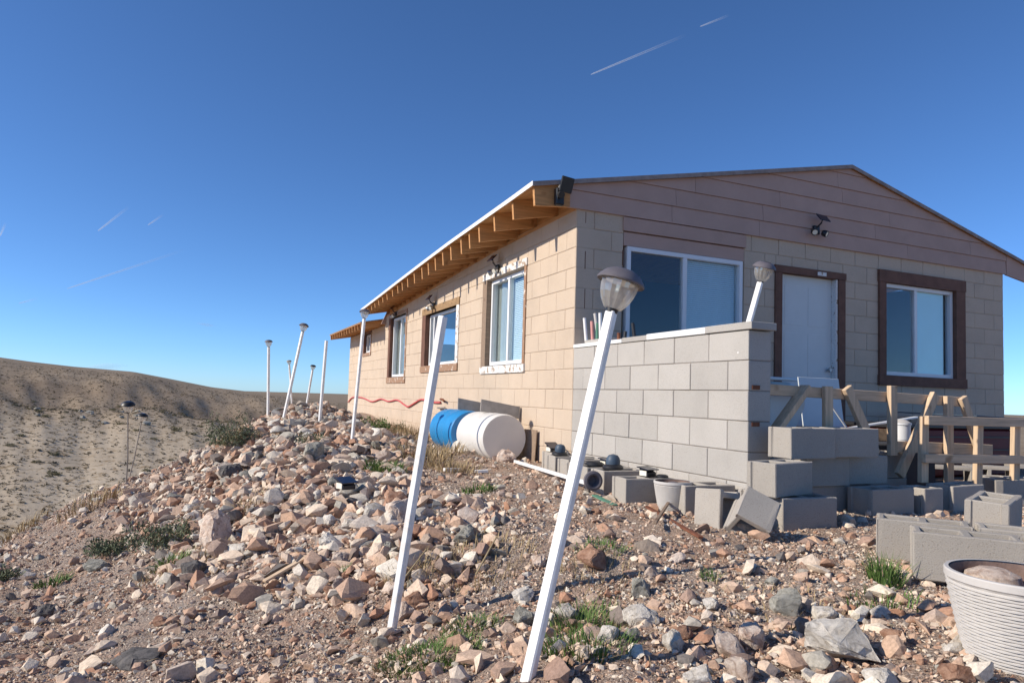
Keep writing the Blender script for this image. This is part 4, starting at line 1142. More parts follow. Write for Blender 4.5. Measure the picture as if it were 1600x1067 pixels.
tag(MB().tube([(5.3, -1.2, -.3), (5.42, -1.2, 1.15)], .005, 6).build('thin_rod', M['stake'], smooth=True), 'thin dark rod standing upright at the right edge against the sky', 'rod')

# ------------------------------------------------------------------ litter on the gravel
def on(x, y, dz=0): return (x, y, float(ground_h(np.array([x]), np.array([y]))[0]) + dz)
def stick(x0, y0, x1, y1, w_, d_, mt, name, label, cat, lift=.02):
    a, b = on(x0, y0, lift), on(x1, y1, lift)
    return tag(MB().beam(a, b, w_, d_, (0, 0, 1)).build(name, M[mt], bevel=.0015), label, cat)
TRAILS =  [((4307.0, 7689.0, 4220.0), (5424.0, 7173.0, 4775.0), 13.4, 'brightest long vapour trail high above the house roof'), ((5588.0, 7096.0, 4889.0), (5933.0, 6937.0, 5051.0), 10.9, 'faint broken end of the long vapour trail above the roof'), ((-1502.0, 10328.0, 1988.0), (-1142.0, 10152.0, 2318.0), 11.7, 'short bright vapour trail at the left'), ((-907.0, 10066.0, 2083.0), (-722.0, 9977.0, 2231.0), 9.2, 'shorter vapour trail right of the short bright one'), ((-1833.0, 10518.0, 1224.0), (-438.0, 9883.0, 1780.0), 10.9, 'long faint vapour trail low in the left sky'), ((-2399.0, 10775.0, 1013.0), (-2172.0, 10673.0, 1088.0), 10.0, 'small faint vapour dash low at the left'), ((-2673.0, 10839.0, 1883.0), (-2613.0, 10802.0, 2060.0), 10.9, 'vapour trail cut off by the left picture edge')]
CLOUDS =  [((-1664.0, 10512.0, 176.0), (-1014.0, 10227.0, 247.0), 58.6, 'faint white cloud wisp just above the hill skyline'), ((-274.0, 9873.0, 824.0), (-3.0, 9758.0, 791.0), 20.9, 'tiny bright cloud dash left of the lamp poles')]
slat = stick(-2.966, -2.28, -2.704, -2.159, .03, .012, 'wood_x', 'wood_slat', 'yellowish wooden slat lying on the stones at the foot of the mound', 'slat', .05)
stick(-.62, -2.20, -.957, -3.163, .028, .010, 'rust', 'rusty_strip', 'long rusty metal strip lying before the wall blocks', 'metal strip', .03)
stick(-.49, -2.25, -1.05, -2.90, .018, .014, 'oldwood', 'twig', 'short grey twig crossing the rusty strip', 'twig', .06)
stick(-1.242, .148, -1.07, .228, .05, .03, 'white', 'white_plastic_piece', 'left one of two white plastic scraps before the barrels', 'scrap', .02)
stick(-.967, .088, -.847, .065, .05, .025, 'white', 'white_plastic_piece', 'right one of two white plastic scraps before the barrels', 'scrap', .02)
stick(-2.12, -3.05, -1.9, -2.75, .008, .006, 'straw', 'dry_stalk', 'bent dry stalk in the grass left of the closest pole', 'stalk', .06)
stick(-2.45, -2.95, -2.25, -2.70, .007, .006, 'straw', 'dry_stalk', 'dry stalk beside the pole without a lamp head', 'stalk', .07)

# ------------------------------------------------------------------ rocks
def hull(npts, seed, flat=.75, sub=0, amp=.0):
    g = random.Random(seed)
    bm = bmesh.new()
    for _ in range(npts):
        v = Vector((g.gauss(0, 1), g.gauss(0, 1), g.gauss(0, 1))).normalized() * g.uniform(.78, 1.05)
        bm.verts.new((v.x * g.uniform(.9, 1.2), v.y * .85, v.z * flat))
    r_ = bmesh.ops.convex_hull(bm, input=bm.verts)
    bmesh.ops.delete(bm, geom=[v for v in bm.verts if not v.link_faces], context='VERTS')
    if sub:
        bmesh.ops.bevel(bm, geom=[e for e in bm.edges if len(e.link_faces) == 2 and e.calc_face_angle(0) > .4], offset=.06, segments=1, affect='EDGES', clamp_overlap=True)
        bmesh.ops.triangulate(bm, faces=bm.faces)
        for _ in range(sub):
            bmesh.ops.subdivide_edges(bm, edges=[e for e in bm.edges if e.calc_length() > .22], cuts=1, use_grid_fill=False)
            bmesh.ops.triangulate(bm, faces=bm.faces)
        ph = [g.uniform(0, 9) for _ in range(6)]
        for v in bm.verts:
            c = v.co
            n = math.sin(5 * c.x + ph[0]) * math.sin(6 * c.y + ph[1]) + .6 * math.sin(11 * c.z + ph[2] + 5 * c.x) + .5 * math.sin(17 * c.x - 13 * c.y + ph[3])
            v.co = c * (1 + amp * n * .5 + g.uniform(-1, 1) * amp * .35)
    bmesh.ops.recalc_face_normals(bm, faces=bm.faces)
    return bm
def hull_mesh(name, mt, *a):
    bm = hull(*a); me = bpy.data.meshes.new(name); bm.to_mesh(me); bm.free(); me.materials.append(mt)
    if a[3] if len(a) > 3 else 0:
        me.polygons.foreach_set('use_smooth', [True] * len(me.polygons)); me.set_sharp_from_angle(angle=R(28))
    return me
HEROES = [  # x, y, size(half), squash, material, label
    (-3.468, -2.86, .115, .38, 'rk_dark', 'flat dark grey slab in the lower left foreground'),
    (-3.173, -1.0, .165, .95, 'rk_pink', 'big pale pinkish boulder at the foot of the rubble slope'),
    (-3.30, -1.62, .085, .9, 'rk_dark', 'dark blue grey stone just below the big pale boulder'),
    (-1.427, -4.42, .125, .62, 'rk_white', 'largest pale grey boulder left of the large planter'),
    (-1.622, -3.22, .088, .7, 'rk_rust', 'red brown stone with a dark top right of the closest pole'),
    (-1.784, -3.86, .078, .62, 'rk_white', 'smooth whitish stone right of the closest pole'),
    (-1.716, -4.25, .085, .55, 'rk_pink', 'long reddish stone left of the largest grey boulder'),
    (-1.595, -3.57, .052, 1.1, 'rk_olive', 'pointed olive grey stone behind the whitish one'),
    (-1.282, -4.06, .075, .9, 'rk_olive', 'dark greenish stone standing behind the largest grey boulder'),
    (-1.20, -4.15, .05, .8, 'rk_white', 'pale stone between the greenish stone and the large planter'),
    (-1.517, -3.92, .042, .7, 'rk_white', 'small bright white stone in the gravel right of the whitish one'),
    (-2.377, .40, .15, .8, 'rk_olive', 'large pointed grey stone standing out near the mound top'),
    (-2.124, -1.55, .085, .8, 'rk_rust', 'stone with a bright orange face beside the pole without a lamp'),
    (-2.19, -1.92, .12, .85, 'rk_pink', 'big tan boulder behind the pole without a lamp'),
    (-2.45, -3.10, .052, 1.0, 'rk_pink', 'rounded pinkish stone at the base of the pole without a lamp'),
    (-2.39, -3.02, .045, 1.0, 'rk_rust', 'dark rusty stone next to the rounded pinkish stone'),
    (-.52, 1.72, .17, 1.0, 'rk_white', 'big pale stone standing before the blue and white barrels'),
    (-.58, 1.45, .10, .9, 'rk_white', 'rounded pale stone against the side of the white barrel'),
    (-.42, .68, .115, .9, 'rk_pink', 'tan stone before the end of the white barrel'),
    (-2.62, -2.02, .09, .55, 'rk_white', 'wedge shaped pale stone near the wooden slat'),
    (-2.60, -2.30, .055, 1.1, 'rk_pink', 'upright pink stone below the wooden slat'),
    (-2.35, -2.36, .052, 1.0, 'rk_olive', 'grey stone with an orange side left of the pole without a lamp'),
    (-3.938, -.40, .10, .55, 'rk_olive', 'tilted flat grey stone at the left below the shrubs'),
    (-3.072, .75, .13, .7, 'rk_dark', 'dark flat stone jutting out of the left mound side'),
    (-2.0, -2.55, .085, .8, 'rk_olive', 'speckled grey stone left of the closest pole'),
    (-1.95, -3.60, .06, .7, 'rk_white', 'flat pale stone beside the closest pole'),
    (-2.02, -4.02, .055, .8, 'rk_white', 'pale stone at the foot of the closest pole'),
    (-4.07, -1.22, .07, .7, 'rk_dark', 'dark hollow looking stone at the far left of the gravel'),
    (-3.66, -2.2, .05, .8, 'rk_white', 'pale pointed stone on the left gravel flat'),
    (-3.42, -2.35, .045, .7, 'rk_rust', 'small reddish stone behind the flat dark slab'),
    (-1.60, -4.22, .068, .85, 'rk_pink', 'blocky pink stone touching the left side of the largest grey boulder'),
    (-1.50, -4.62, .055, .6, 'rk_white', 'flat white stone below the largest grey boulder at the picture bottom'),
    (-1.82, -4.42, .058, .8, 'rk_pink', 'pinkish stone at the bottom edge left of the long reddish stone'),
    (-1.95, -4.40, .05, .85, 'rk_white', 'pale stone at the bottom edge second right of the closest pole'),
    (-1.86, -4.15, .05, .9, 'rk_white', 'rounded white stone in the pile below the smooth whitish one'),
    (-1.76, -4.08, .036, .9, 'rk_rust', 'small brown stone in the pile below the smooth whitish one'),
    (-1.93, -4.02, .036, .9, 'rk_olive', 'small olive stone in the pile right of the closest pole'),
    (-1.20, -4.42, .048, .7, 'rk_rust', 'orange stone between the largest grey boulder and the planter'),
    (-1.33, -4.72, .045, .8, 'rk_rust', 'amber stone at the foot of the large planter'),
    (-1.22, -4.98, .06, .45, 'rk_white', 'flat pale stone lying under the large planter edge'),
    (-.99, -4.20, .05, .6, 'rk_white', 'bright flat stone in the thin grass left of the large planter'),
    (-1.43, -3.42, .042, .8, 'rk_pink', 'pale pink stone behind the pointed olive stone'),
    (-1.20, -3.30, .05, .6, 'rk_pink', 'flat tan stone in the gravel near the tipped block'),
    (-1.05, -3.75, .045, .5, 'rk_olive', 'low greenish stone in the open gravel right of centre'),
    (-1.62, -2.85, .05, .8, 'rk_pink', 'tan stone in the gravel behind the green tuft'),
    (-1.80, -3.05, .05, .9, 'rk_pink', 'tan stone just left of the red brown stone'),
    (-2.02, -3.35, .05, .9, 'rk_white', 'pale stone behind the closest lamp pole'),
    (-2.13, -3.60, .052, 1.0, 'rk_olive', 'dark cracked stone left of the closest lamp pole'),
    (-2.38, -2.05, .055, .8, 'rk_white', 'whitish stone in the heap left of the big tan boulder'),
    (-2.47, -1.85, .06, .75, 'rk_white', 'large whitish stone in the middle of the heap'),
    (-2.55, -1.62, .058, .8, 'rk_white', 'cream stone at the middle of the rubble face'),
    (-2.30, -1.62, .05, .6, 'rk_rust', 'flat reddish slab under the small solar light'),
    (-2.42, -1.42, .05, .6, 'rk_rust', 'thin brown slab left of the small solar light'),
]
nrock = 0
for k, (x, y, s, fl, mt, lb) in enumerate(HEROES):
    me = hull_mesh('rock', M[mt], 24, 100 + k, fl, 2, .12)
    o = link_mesh('rock', me, on(x, y, s * fl * .45), (R(random.uniform(-10, 10)), R(random.uniform(-10, 10)), random.uniform(0, 6)), None, (s, s, s))
    tag(o, lb, 'rock', 'stones of the rubble slope'); nrock += 1

MOUND = [(-3.31, -1.59), (-3.75, .6), (-3.95, 1.3), (-3.15, 2.2), (-2.9, 3.2), (-2.9, 6), (-1.6, 6), (-1.55, 2.6), (-1.3, 1.6), (-1.8, -.3), (-1.95, -1.0), (-1.72, -1.9), (-2.0, -2.6), (-2.35, -2.95), (-2.8, -2.5)]
MP = np.array(MOUND)
def mound_d(x, y):
    """signed distance to the rubble outline, negative inside"""
    ins = np.zeros(x.shape, bool); dmin = np.full(x.shape, 1e9)
    for i in range(len(MP)):
        a, b = MP[i - 1], MP[i]
        c = ((a[1] > y) != (b[1] > y)) & (x < (b[0] - a[0]) * (y - a[1]) / (b[1] - a[1] + 1e-12) + a[0])
        ins ^= c
        d = b - a; t = np.clip(((x - a[0]) * d[0] + (y - a[1]) * d[1]) / (d @ d), 0, 1)
        dmin = np.minimum(dmin, np.hypot(x - a[0] - t * d[0], y - a[1] - t * d[1]))
    return np.where(ins, -dmin, dmin)
CF, CR, CU, CC = (np.array(v) for v in (FW, RT2, UP2, CAM))
def inview(P, mg=260):
    d = P - CC; w_ = d @ CF
    u = 800 + 1075.5 * (d @ CR) / np.maximum(w_, .01); v = 556.5 - 1075.5 * (d @ CU) / np.maximum(w_, .01)
    return (w_ > .9) & (u > -mg) & (u < 1600 + mg) & (v < 1067 + mg * .7), w_
def sites(n, fn, x0=-6.5, x1=6.5, y0=-5.3, y1=7):
    out = np.zeros((0, 3))
    while len(out) < n:
        x = rng.uniform(x0, x1, n * 4); y = rng.uniform(y0, y1, n * 4)
        bad = ((x > -.03) & (y > -2.45)) | ((x > 1.2) & (y > -2.7) ) | ((x > -.5) & (x < .0) & (y > .8) & (y < 2.65))
        p = np.where(bad, 0, fn(x, y))
        k = rng.uniform(0, 1, n * 4) < p
        x, y = x[k], y[k]
        P = np.stack([x, y, ground_h(x, y)], 1)
        iv, w_ = inview(P)
        out = np.concatenate([out, P[iv]])
    return out[:n]
def zone_big(x, y):
    m = np.clip(1 - mound_d(x, y) / .25, 0, 1)
    f = .40 * np.exp(-(((x + 1.6) / .7) ** 2 + ((y + 4.25) / .55) ** 2)) + .04 * (x < -1.0)
    f = f + .12 * np.exp(-(((x + 3.9) / .6) ** 2 + ((y - .2) / 1.0) ** 2))
    return np.maximum(m * .9 * (1 - .55 * sstep(1.0, 4, y)), f)
LANDMARKS = [('pole without a lamp head', (-2.536, -3.196)), ('closest lamp pole', (-2.385, -4.18)), ('big pale boulder', (-3.173, -1.0)), ('wooden slat', (-2.83, -2.22)), ('red brown stone', (-1.62, -3.22)), ('black solar light on the mound', (-2.36, -1.06)),
    ('leaning crest lamp pole', (-2.48, 2.4)), ('upright crest lamp pole', (-2.62, 3.0)), ('headless crest pole', (-2.13, 2.04)), ('lamp pole before the house wall', (-1.925, 1.085)), ('large pointed grey stone', (-2.377, .4)), ('grey green mound shrub', (-3.05, 1.75)),
    ('low shrub at the left', (-3.5, -.5)), ('flat dark slab', (-3.468, -2.86)), ('large planter', (-1.045, -4.7)), ('long sunlit blocks', (-.4, -3.9)), ('orange faced stone', (-2.124, -1.55)), ('lantern stakes', (-4.04, 2.25)), ('barrels', (-.6, 1.4)), ('bright grass patch', (-1.873, -.11)), ('largest grey boulder', (-1.427, -4.42)), ('jutting dark stone', (-3.07, .75))]
def relation(x, y):
    nm, (lx, ly) = min(LANDMARKS, key=lambda q: (q[1][0] - x) ** 2 + (q[1][1] - y) ** 2)
    dx, dy = x - lx, y - ly
    r_ = dx * RT.x + dy * RT.y; f_ = dx * FW.x + dy * FW.y
    near = math.hypot(dx, dy) < .35
    if abs(r_) > abs(f_): w_ = ('just right of' if near else 'some way right of') if r_ > 0 else ('just left of' if near else 'some way left of')
    else: w_ = ('just behind' if near else 'well behind') if f_ > 0 else ('just in front of' if near else 'well in front of')
    return f'{w_} the {nm}'
variants = {}
KINDS = [('rk_pink', .36, 'pinkish tan'), ('rk_white', .27, 'pale grey'), ('rk_rust', .14, 'rust orange'), ('rk_olive', .15, 'grey green'), ('rk_dark', .08, 'dark grey')]
for mt, _, _ in KINDS: variants[mt] = [hull_mesh('rock', M[mt], 15, 500 + 17 * k + len(mt) + ord(mt[3]), random.uniform(.5, .85), 1, .09) for k in range(8)]
pts = sites(300 - nrock, zone_big)
kp = np.cumsum([k[1] for k in KINDS])
for p in pts:
    kd = KINDS[int(np.searchsorted(kp, random.random()))] if True else None
    x, y = float(p[0]), float(p[1])
    md = float(mound_d(np.array([x]), np.array([y]))[0])
    s = min(.095, .033 * random.random() ** -.42) if md < .1 else min(.07, .028 * random.random() ** -.4)
    if y > 1.5: s *= 1.15
    lift = random.uniform(.1, .75) if md < 0 else random.uniform(.1, .4)
    o = link_mesh('rock', random.choice(variants[kd[0]]), (x, y, float(p[2]) + s * lift), (random.uniform(-.5, .5), random.uniform(-.5, .5), random.uniform(0, 6.3)), None, (s * random.uniform(.85, 1.35), s, s * random.uniform(.7, 1.1)))
    where = ('on the upper mound near the crest' if y > .8 else 'on the steep face of the rubble mound') if md < .1 else ('in the right foreground gravel' if x > -2.3 else 'on the gravel flat at the left')
    size = 'small' if s < .042 else 'medium' if s < .06 else 'large'
    tag(o, f'{size} {kd[2]} stone {relation(x, y)}', 'rock', f'{kd[2]} stones {where}')

# everything smaller, past counting
HM = []
for k in range(20):
    bm = hull(15 if k < 8 else 10 if k < 14 else 6, 900 + k, random.uniform(.5, .85)); bmesh.ops.triangulate(bm, faces=bm.faces)
    bm.verts.ensure_lookup_table(); bm.verts.index_update()
    HM.append((np.array([v.co[:] for v in bm.verts]), np.array([[v.index for v in f.verts] for f in bm.faces]))); bm.free()
def scatter(P, S, lo, hi, lift):
    VV, FF, off = [], [], 0
    ids = rng.integers(lo, hi, len(P))
    for k in range(lo, hi):
        q = np.where(ids == k)[0]; n = len(q)
        if not n: continue
        v0, f0 = HM[k]
        an = rng.uniform(0, 2 * np.pi, (n, 3)) * np.array([1, .2, .2])
        c, s = np.cos(an), np.sin(an)
        rz = np.zeros((n, 3, 3)); rz[:, 0, 0] = c[:, 0]; rz[:, 0, 1] = -s[:, 0]; rz[:, 1, 0] = s[:, 0]; rz[:, 1, 1] = c[:, 0]; rz[:, 2, 2] = 1
        rx = np.zeros((n, 3, 3)); rx[:, 0, 0] = 1; rx[:, 1, 1] = c[:, 1]; rx[:, 1, 2] = -s[:, 1]; rx[:, 2, 1] = s[:, 1]; rx[:, 2, 2] = c[:, 1]
        m_ = rz @ rx
        sc_ = S[q][:, None] * rng.uniform(.7, 1.3, (n, 3))
        v = np.einsum('nij,nkj->nki', m_, v0[None] * sc_[:, None, :]) + P[q][:, None, :]
        v[:, :, 2] += (S[q] * rng.uniform(*lift, n))[:, None]
        VV.append(v.reshape(-1, 3)); FF.append((f0[None] + (off + np.arange(n) * len(v0))[:, None, None]).reshape(-1, 3)); off += n * len(v0)
    return np.concatenate(VV), np.concatenate(FF), off
def zone_mid(x, y):
    m = np.clip(1 - mound_d(x, y) / .45, 0, 1)
    f = .6 * np.exp(-(((x + 1.6) / .9) ** 2 + ((y + 4.2) / .7) ** 2)) + .22 + .16 * (x < -2.2)
    return np.maximum(m, f) * (1 - .6 * sstep(1, 5, x))
def zone_small(x, y):
    d = np.hypot(x + 3.246, y + 6.005)
    patch = .6 + .4 * np.sin(3 * x + 1.7 * y) * np.sin(2.3 * y - 1.9 * x)
    return np.clip((3.2 / d) ** 1.5, .10, 1) * patch
pm = sites(30000, zone_mid)
sm = np.minimum(.060, .0115 * rng.uniform(0, 1, len(pm)) ** -.55)
md = mound_d(pm[:, 0], pm[:, 1]); sm = np.where(md < .15, sm * 1.25, sm * .8)
ps = sites(30000, zone_small)
ss = np.minimum(.016, .0062 * rng.uniform(0, 1, len(ps)) ** -.5)
V1, F1, n1 = scatter(pm, sm, 0, 8, (-.25, .6)); V2, F2, n2 = scatter(ps, ss, 8, 14, (-.1, .5))
pg = sites(150000, zone_small); sg = np.minimum(.009, .0034 * rng.uniform(0, 1, len(pg)) ** -.45)
V3, F3, n3 = scatter(pg, sg, 14, 20, (-.2, .4))
tag(link_mesh('rubble', np_mesh('rubble', np.concatenate([V1, V2, V3]), np.concatenate([F1, F2 + n1, F3 + n1 + n2]), M['rubble']), (0, 0, 0)), kind='stuff')

# ------------------------------------------------------------------ plants
def blades(n, rad, h, lean, width, seed, up=.6):
    g = np.random.default_rng(seed)
    a = g.uniform(0, 6.283, n); r = rad * np.sqrt(g.uniform(0, 1, n))
    b = np.stack([r * np.cos(a), r * np.sin(a), np.full(n, -.01)], 1)
    da = a + g.normal(0, .8, n); hh = h * g.uniform(.45, 1.1, n); ln = lean * hh * g.uniform(.2, 1.3, n)
    dirv = np.stack([np.cos(da), np.sin(da), np.zeros(n)], 1)
    mid = b + dirv * (ln * .35)[:, None]; mid[:, 2] += hh * up
    tip = b + dirv * ln[:, None]; tip[:, 2] += hh
    sd = np.stack([-np.sin(da + g.normal(0, .5, n)), np.cos(da), np.zeros(n)], 1) * (width * g.uniform(.6, 1.3, n))[:, None]
    V = np.stack([b - sd, b + sd, mid + sd * .8, mid - sd * .8, tip], 1).reshape(-1, 3)
    o = (np.arange(n) * 5)[:, None]
    F = np.concatenate([o + np.array([[0, 1, 2]]), o + np.array([[0, 2, 3]]), o + np.array([[3, 2, 4]])])
    return V, F
TUFTS = [
    (-1.873, -.11, .18, .11, 420, 'grass', 'bright green grass patch halfway to the house wall', 'grass_patch'),
    (-1.479, -3.07, .13, .05, 260, 'grass', 'green grass tuft behind the red brown stone', 'grass_tuft'),
    (-2.52, -3.68, .18, .042, 1000, 'grass', 'largest green grass patch at the bottom between the two poles', 'grass_patch'),
    (-2.30, -3.50, .12, .045, 320, 'grass', 'grass patch right of the large bottom one', 'grass_patch'),
    (-1.93, -3.72, .15, .065, 500, 'grass', 'green grass just right of the closest pole', 'grass_patch'),
    (-1.249, -3.59, .04, .05, 90, 'grass', 'tiny green tuft in the gravel before the tipped block', 'grass_tuft'),
    (-.62, -3.94, .07, .12, 220, 'grass', 'green tuft at the left end of the long sunlit blocks', 'grass_tuft'),
    (-.85, -4.10, .13, .06, 130, 'grass', 'thin grass left of the large planter', 'grass_tuft'),
    (-3.448, -1.08, .10, .09, 200, 'grass', 'small green tuft left of the big pale boulder', 'grass_tuft'),
    (-4.192, -.42, .10, .06, 160, 'grass', 'faint green tuft on the far left gravel', 'grass_tuft'),
    (-1.363, -1.09, .13, .07, 200, 'grass', 'small grass tuft on the gravel before the barrels', 'grass_tuft'),
    (-2.62, -2.42, .05, .05, 90, 'grass', 'tiny grass tuft among stones under the wooden slat', 'grass_tuft'),
    (-1.29, .74, .30, .17, 260, 'straw', 'tall dry grass left of the barrels', 'dry_grass'),
    (-.95, 1.15, .26, .15, 180, 'straw', 'dry grass before the white barrel', 'dry_grass'),
    (-1.18, .24, .30, .12, 260, 'straw', 'low dry grass at the white plastic scraps', 'dry_grass'),
    (-2.04, -2.84, .30, .07, 420, 'straw', 'matted straw in the middle between the two front poles', 'dry_grass'),
    (-2.36, -2.80, .12, .11, 200, 'straw', 'upright tan grass beside the pole without a lamp', 'dry_grass'),
    (-2.96, -.48, .22, .09, 130, 'straw', 'dry grass on the left face of the mound', 'dry_grass'),
    (-1.70, -3.35, .22, .06, 240, 'straw', 'dry straw around the red brown stone', 'dry_grass'),
    (-3.35, -1.25, .26, .08, 200, 'straw', 'dry straw below the shrubs at the left', 'dry_grass'),
    (-4.985, 2.1, .30, .15, 200, 'straw', 'yellowish bush at the far left edge of the slope', 'dry_grass'),
    (-4.25, 1.6, .28, .15, 160, 'straw', 'yellowish dry grass at the foot of the lantern stakes', 'dry_grass'),
    (-.35, 4.3, .4, .18, 300, 'straw', 'weeds along the foot of the house wall', 'dry_grass'),
    (-.9, 3.0, .35, .15, 220, 'straw', 'dry weeds left of the blue barrel', 'dry_grass'),
    (-1.3, -3.95, .3, .05, 150, 'straw', 'thin straw around the small white stone', 'dry_grass'),
    (-2.12, -4.05, .16, .07, 350, 'grass', 'grass at the very bottom right of the closest pole', 'grass_patch'),
]
for k, (x, y, r_, h_, n_, mt, lb, nm) in enumerate(TUFTS):
    V, F = blades(n_, r_, h_, .9 if mt == 'grass' else .7, .0022 if y < -2 else .004, 40 + k)
    c = on(x, y)
    V[:, 2] += ground_h(V[:, 0] + x, V[:, 1] + y) - c[2]
    o = link_mesh(nm, np_mesh(nm, V, F, M[mt]), c)
    tag(o, lb, 'grass', 'grass among the stones')
    if mt == 'grass' and n_ > 300:
        V2, F2 = blades(n_ // 6, r_ * 1.1, h_ * .9, 1.2, .0022, 440 + k)
        V2[:, 2] += ground_h(V2[:, 0] + x, V2[:, 1] + y) - c[2]
        link_mesh('dry_blades', np_mesh('dry_blades', V2, F2, M['straw']), c, parent=o)['kind'] = 'stuff'
def shrub(x, y, w_, h_, n, mt, label, seed, leaf=.012, stems=30, name='shrub', group=None, zf_=None):
    g = np.random.default_rng(seed)
    c = on(x, y) if zf_ is None else (x, y, zf_)
    t = empty(name, c, label, 'shrub', group)
    V, F = blades(stems, w_ * .25, h_ * 1.1, .9, .0028, seed)
    st = link_mesh('stems', np_mesh('stems', V, F, M['straw']), c, parent=t)
    an = g.uniform(0, 6.283, n); rr = g.uniform(0, 1, n) ** .45; el = g.uniform(0, 1, n)
    lob = 1 + .3 * np.sin(an * 3 + seed) * np.sin(el * 4 + seed)
    P = np.stack([w_ * rr * lob * np.cos(an) * np.sqrt(1 - (el * .9) ** 2), w_ * rr * lob * np.sin(an) * np.sqrt(1 - (el * .9) ** 2), h_ * (.08 + .92 * el * rr * lob)], 1)
    d1 = g.normal(0, 1, (n, 3)); d1[:, 2] = np.abs(d1[:, 2]) + .4; d1 /= np.linalg.norm(d1, axis=1)[:, None]
    d2 = np.cross(d1, g.normal(0, 1, (n, 3))); d2 /= np.linalg.norm(d2, axis=1)[:, None] + 1e-9
    L = leaf * g.uniform(.7, 1.6, n)[:, None]
    V = np.stack([P, P + d1 * L + d2 * L * .35, P + d1 * L * 2.2, P + d1 * L - d2 * L * .35], 1).reshape(-1, 3)
    F = (np.arange(n) * 4)[:, None] + np.array([[0, 1, 2, 3]])
    link_mesh('leaves', np_mesh('leaves', V, F, M[mt]), c, parent=t)
    return t
shrub(-3.05, 1.75, .30, .30, 2600, 'sage', 'grey green shrub with tall dry stalks on the left mound shoulder', 1, .011, 60)
shrub(-3.50, -.50, .28, .17, 1900, 'sage', 'low grey green shrub left of the big pale boulder', 2, .011, 60)
shrub(-3.90, -.12, .16, .12, 1100, 'sage', 'small bluish green shrub at the left below the lantern stakes', 3, .011, 20)
shrub(-4.60, .05, .15, .10, 700, 'sage', 'small grey green plant at the left picture edge', 4, .011, 20)
shrub(-1.35, 2.6, .20, .16, 800, 'grass', 'green weed at the mound end before the house wall', 5, .012, 20)
shrub(-2.35, .95, .20, .13, 500, 'sage', 'sparse weed beside the large pointed grey stone', 6, .010, 30)
shrub(-.5, 4.9, .16, .15, 400, 'sage', 'dark weed at the foot of the wall under the hose', 7, .012, 20)

# loose straw lying about
P = sites(900, lambda x, y: .25 + .75 * np.exp(-(((x + 2.1) / .7) ** 2 + ((y + 3.0) / .6) ** 2)))
an = rng.uniform(0, 3.14, len(P)); ll = rng.uniform(.03, .15, len(P)); wv = np.stack([-np.sin(an), np.cos(an), 0 * an], 1) * rng.uniform(.0008, .0022, len(P))[:, None]
dv = np.stack([np.cos(an), np.sin(an), rng.uniform(-.1, .25, len(P))], 1) * ll[:, None]
P[:, 2] += .022
V = np.stack([P - wv, P + wv, P + dv * .5 + wv + [0, 0, .008], P + dv * .5 - wv + [0, 0, .008], P + dv], 1).reshape(-1, 3)
o_ = (np.arange(len(P)) * 5)[:, None]
tag(link_mesh('straw_litter', np_mesh('straw_litter', V, np.concatenate([o_ + np.array([[0, 1, 2]]), o_ + np.array([[0, 2, 3]]), o_ + np.array([[3, 2, 4]])]), M['straw']), (0, 0, 0)), kind='stuff')

# bushes out on the hillside
def bush_mesh(seed):
    g = np.random.default_rng(seed); n = 230
    an = g.uniform(0, 6.283, n); el = g.uniform(0, 1, n); rr = g.uniform(.45, 1, n)
    lob = 1 + .25 * np.sin(an * 4 + seed)
    P = np.stack([rr * lob * np.cos(an) * np.sqrt(1 - el ** 2 * .9), rr * lob * np.sin(an) * np.sqrt(1 - el ** 2 * .9), .75 * el * rr], 1)
    d1 = g.normal(0, 1, (n, 3)); d1 /= np.linalg.norm(d1, axis=1)[:, None]
    d2 = np.cross(d1, g.normal(0, 1, (n, 3))); d2 /= np.linalg.norm(d2, axis=1)[:, None]
    V = np.stack([P - d1 * .16, P + d2 * .11, P + d1 * .16], 1).reshape(-1, 3)
    return np_mesh('bush', V, np.arange(n * 3).reshape(-1, 3), M['farbush'])
BU = [bush_mesh(k) for k in range(5)]
gb = np.random.default_rng(5)
for k in range(16):
    th = math.radians(gb.uniform(-11.5, -3.5)); d = gb.uniform(104, 128)
    x, y = -3.246 + d * math.sin(th), -6.005 + d * math.cos(th); s = gb.uniform(.3, .9)
    o = link_mesh('rock_outcrop', hull_mesh('rock_outcrop', M['rk_olive'], 14, 3000 + k, .6, 1, .06), (x, y, float(hill_h(np.array([x]), np.array([y]))[0])), (0, 0, gb.uniform(0, 6)), None, (s, s, s))
    tag(o, ('tiny ' if s < .45 else 'small ' if s < .65 else 'larger ') + 'grey rock outcrop on the hillside brow, ' + ('far left' if th < R(-9) else 'left of the lantern stakes' if th < R(-6.5) else 'behind the lantern stakes'), 'rock outcrop', 'outcrops on the hillside brow')
cnt = 0
while cnt < 190:
    th = math.radians(gb.uniform(-15, 10.5)); d = math.exp(gb.uniform(math.log(42), math.log(240)))
    if gb.uniform() < .35: d = gb.uniform(95, 165)
    x, y = -3.246 + d * math.sin(th), -6.005 + d * math.cos(th)
    z = float(hill_h(np.array([x]), np.array([y]))[0])
    s = gb.uniform(.22, .60) * (1.1 if d > 90 else 1)
    o = link_mesh('desert_bush', BU[cnt % 5], (x, y, z - .05 * s), (0, 0, gb.uniform(0, 6)), None, (s, s * gb.uniform(.8, 1.2), s * gb.uniform(.6, 1)))
    side = 'far left' if th < R(-8) else 'left' if th < R(-2) else 'middle' if th < R(4) else 'right'
    big = 'tiny' if s < .42 else 'small' if s < .6 else 'larger'
    far = 'on the dark brow of the hillside' if d > 95 else 'on the pale slope of the hillside'
    tag(o, f'{big} olive bush {far}, {side} part', 'bush', f'bushes {far}')
    cnt += 1
n = 15000
th = np.radians(gb.uniform(-17, 11.5, n)); d = np.exp(gb.uniform(math.log(38), math.log(420), n))
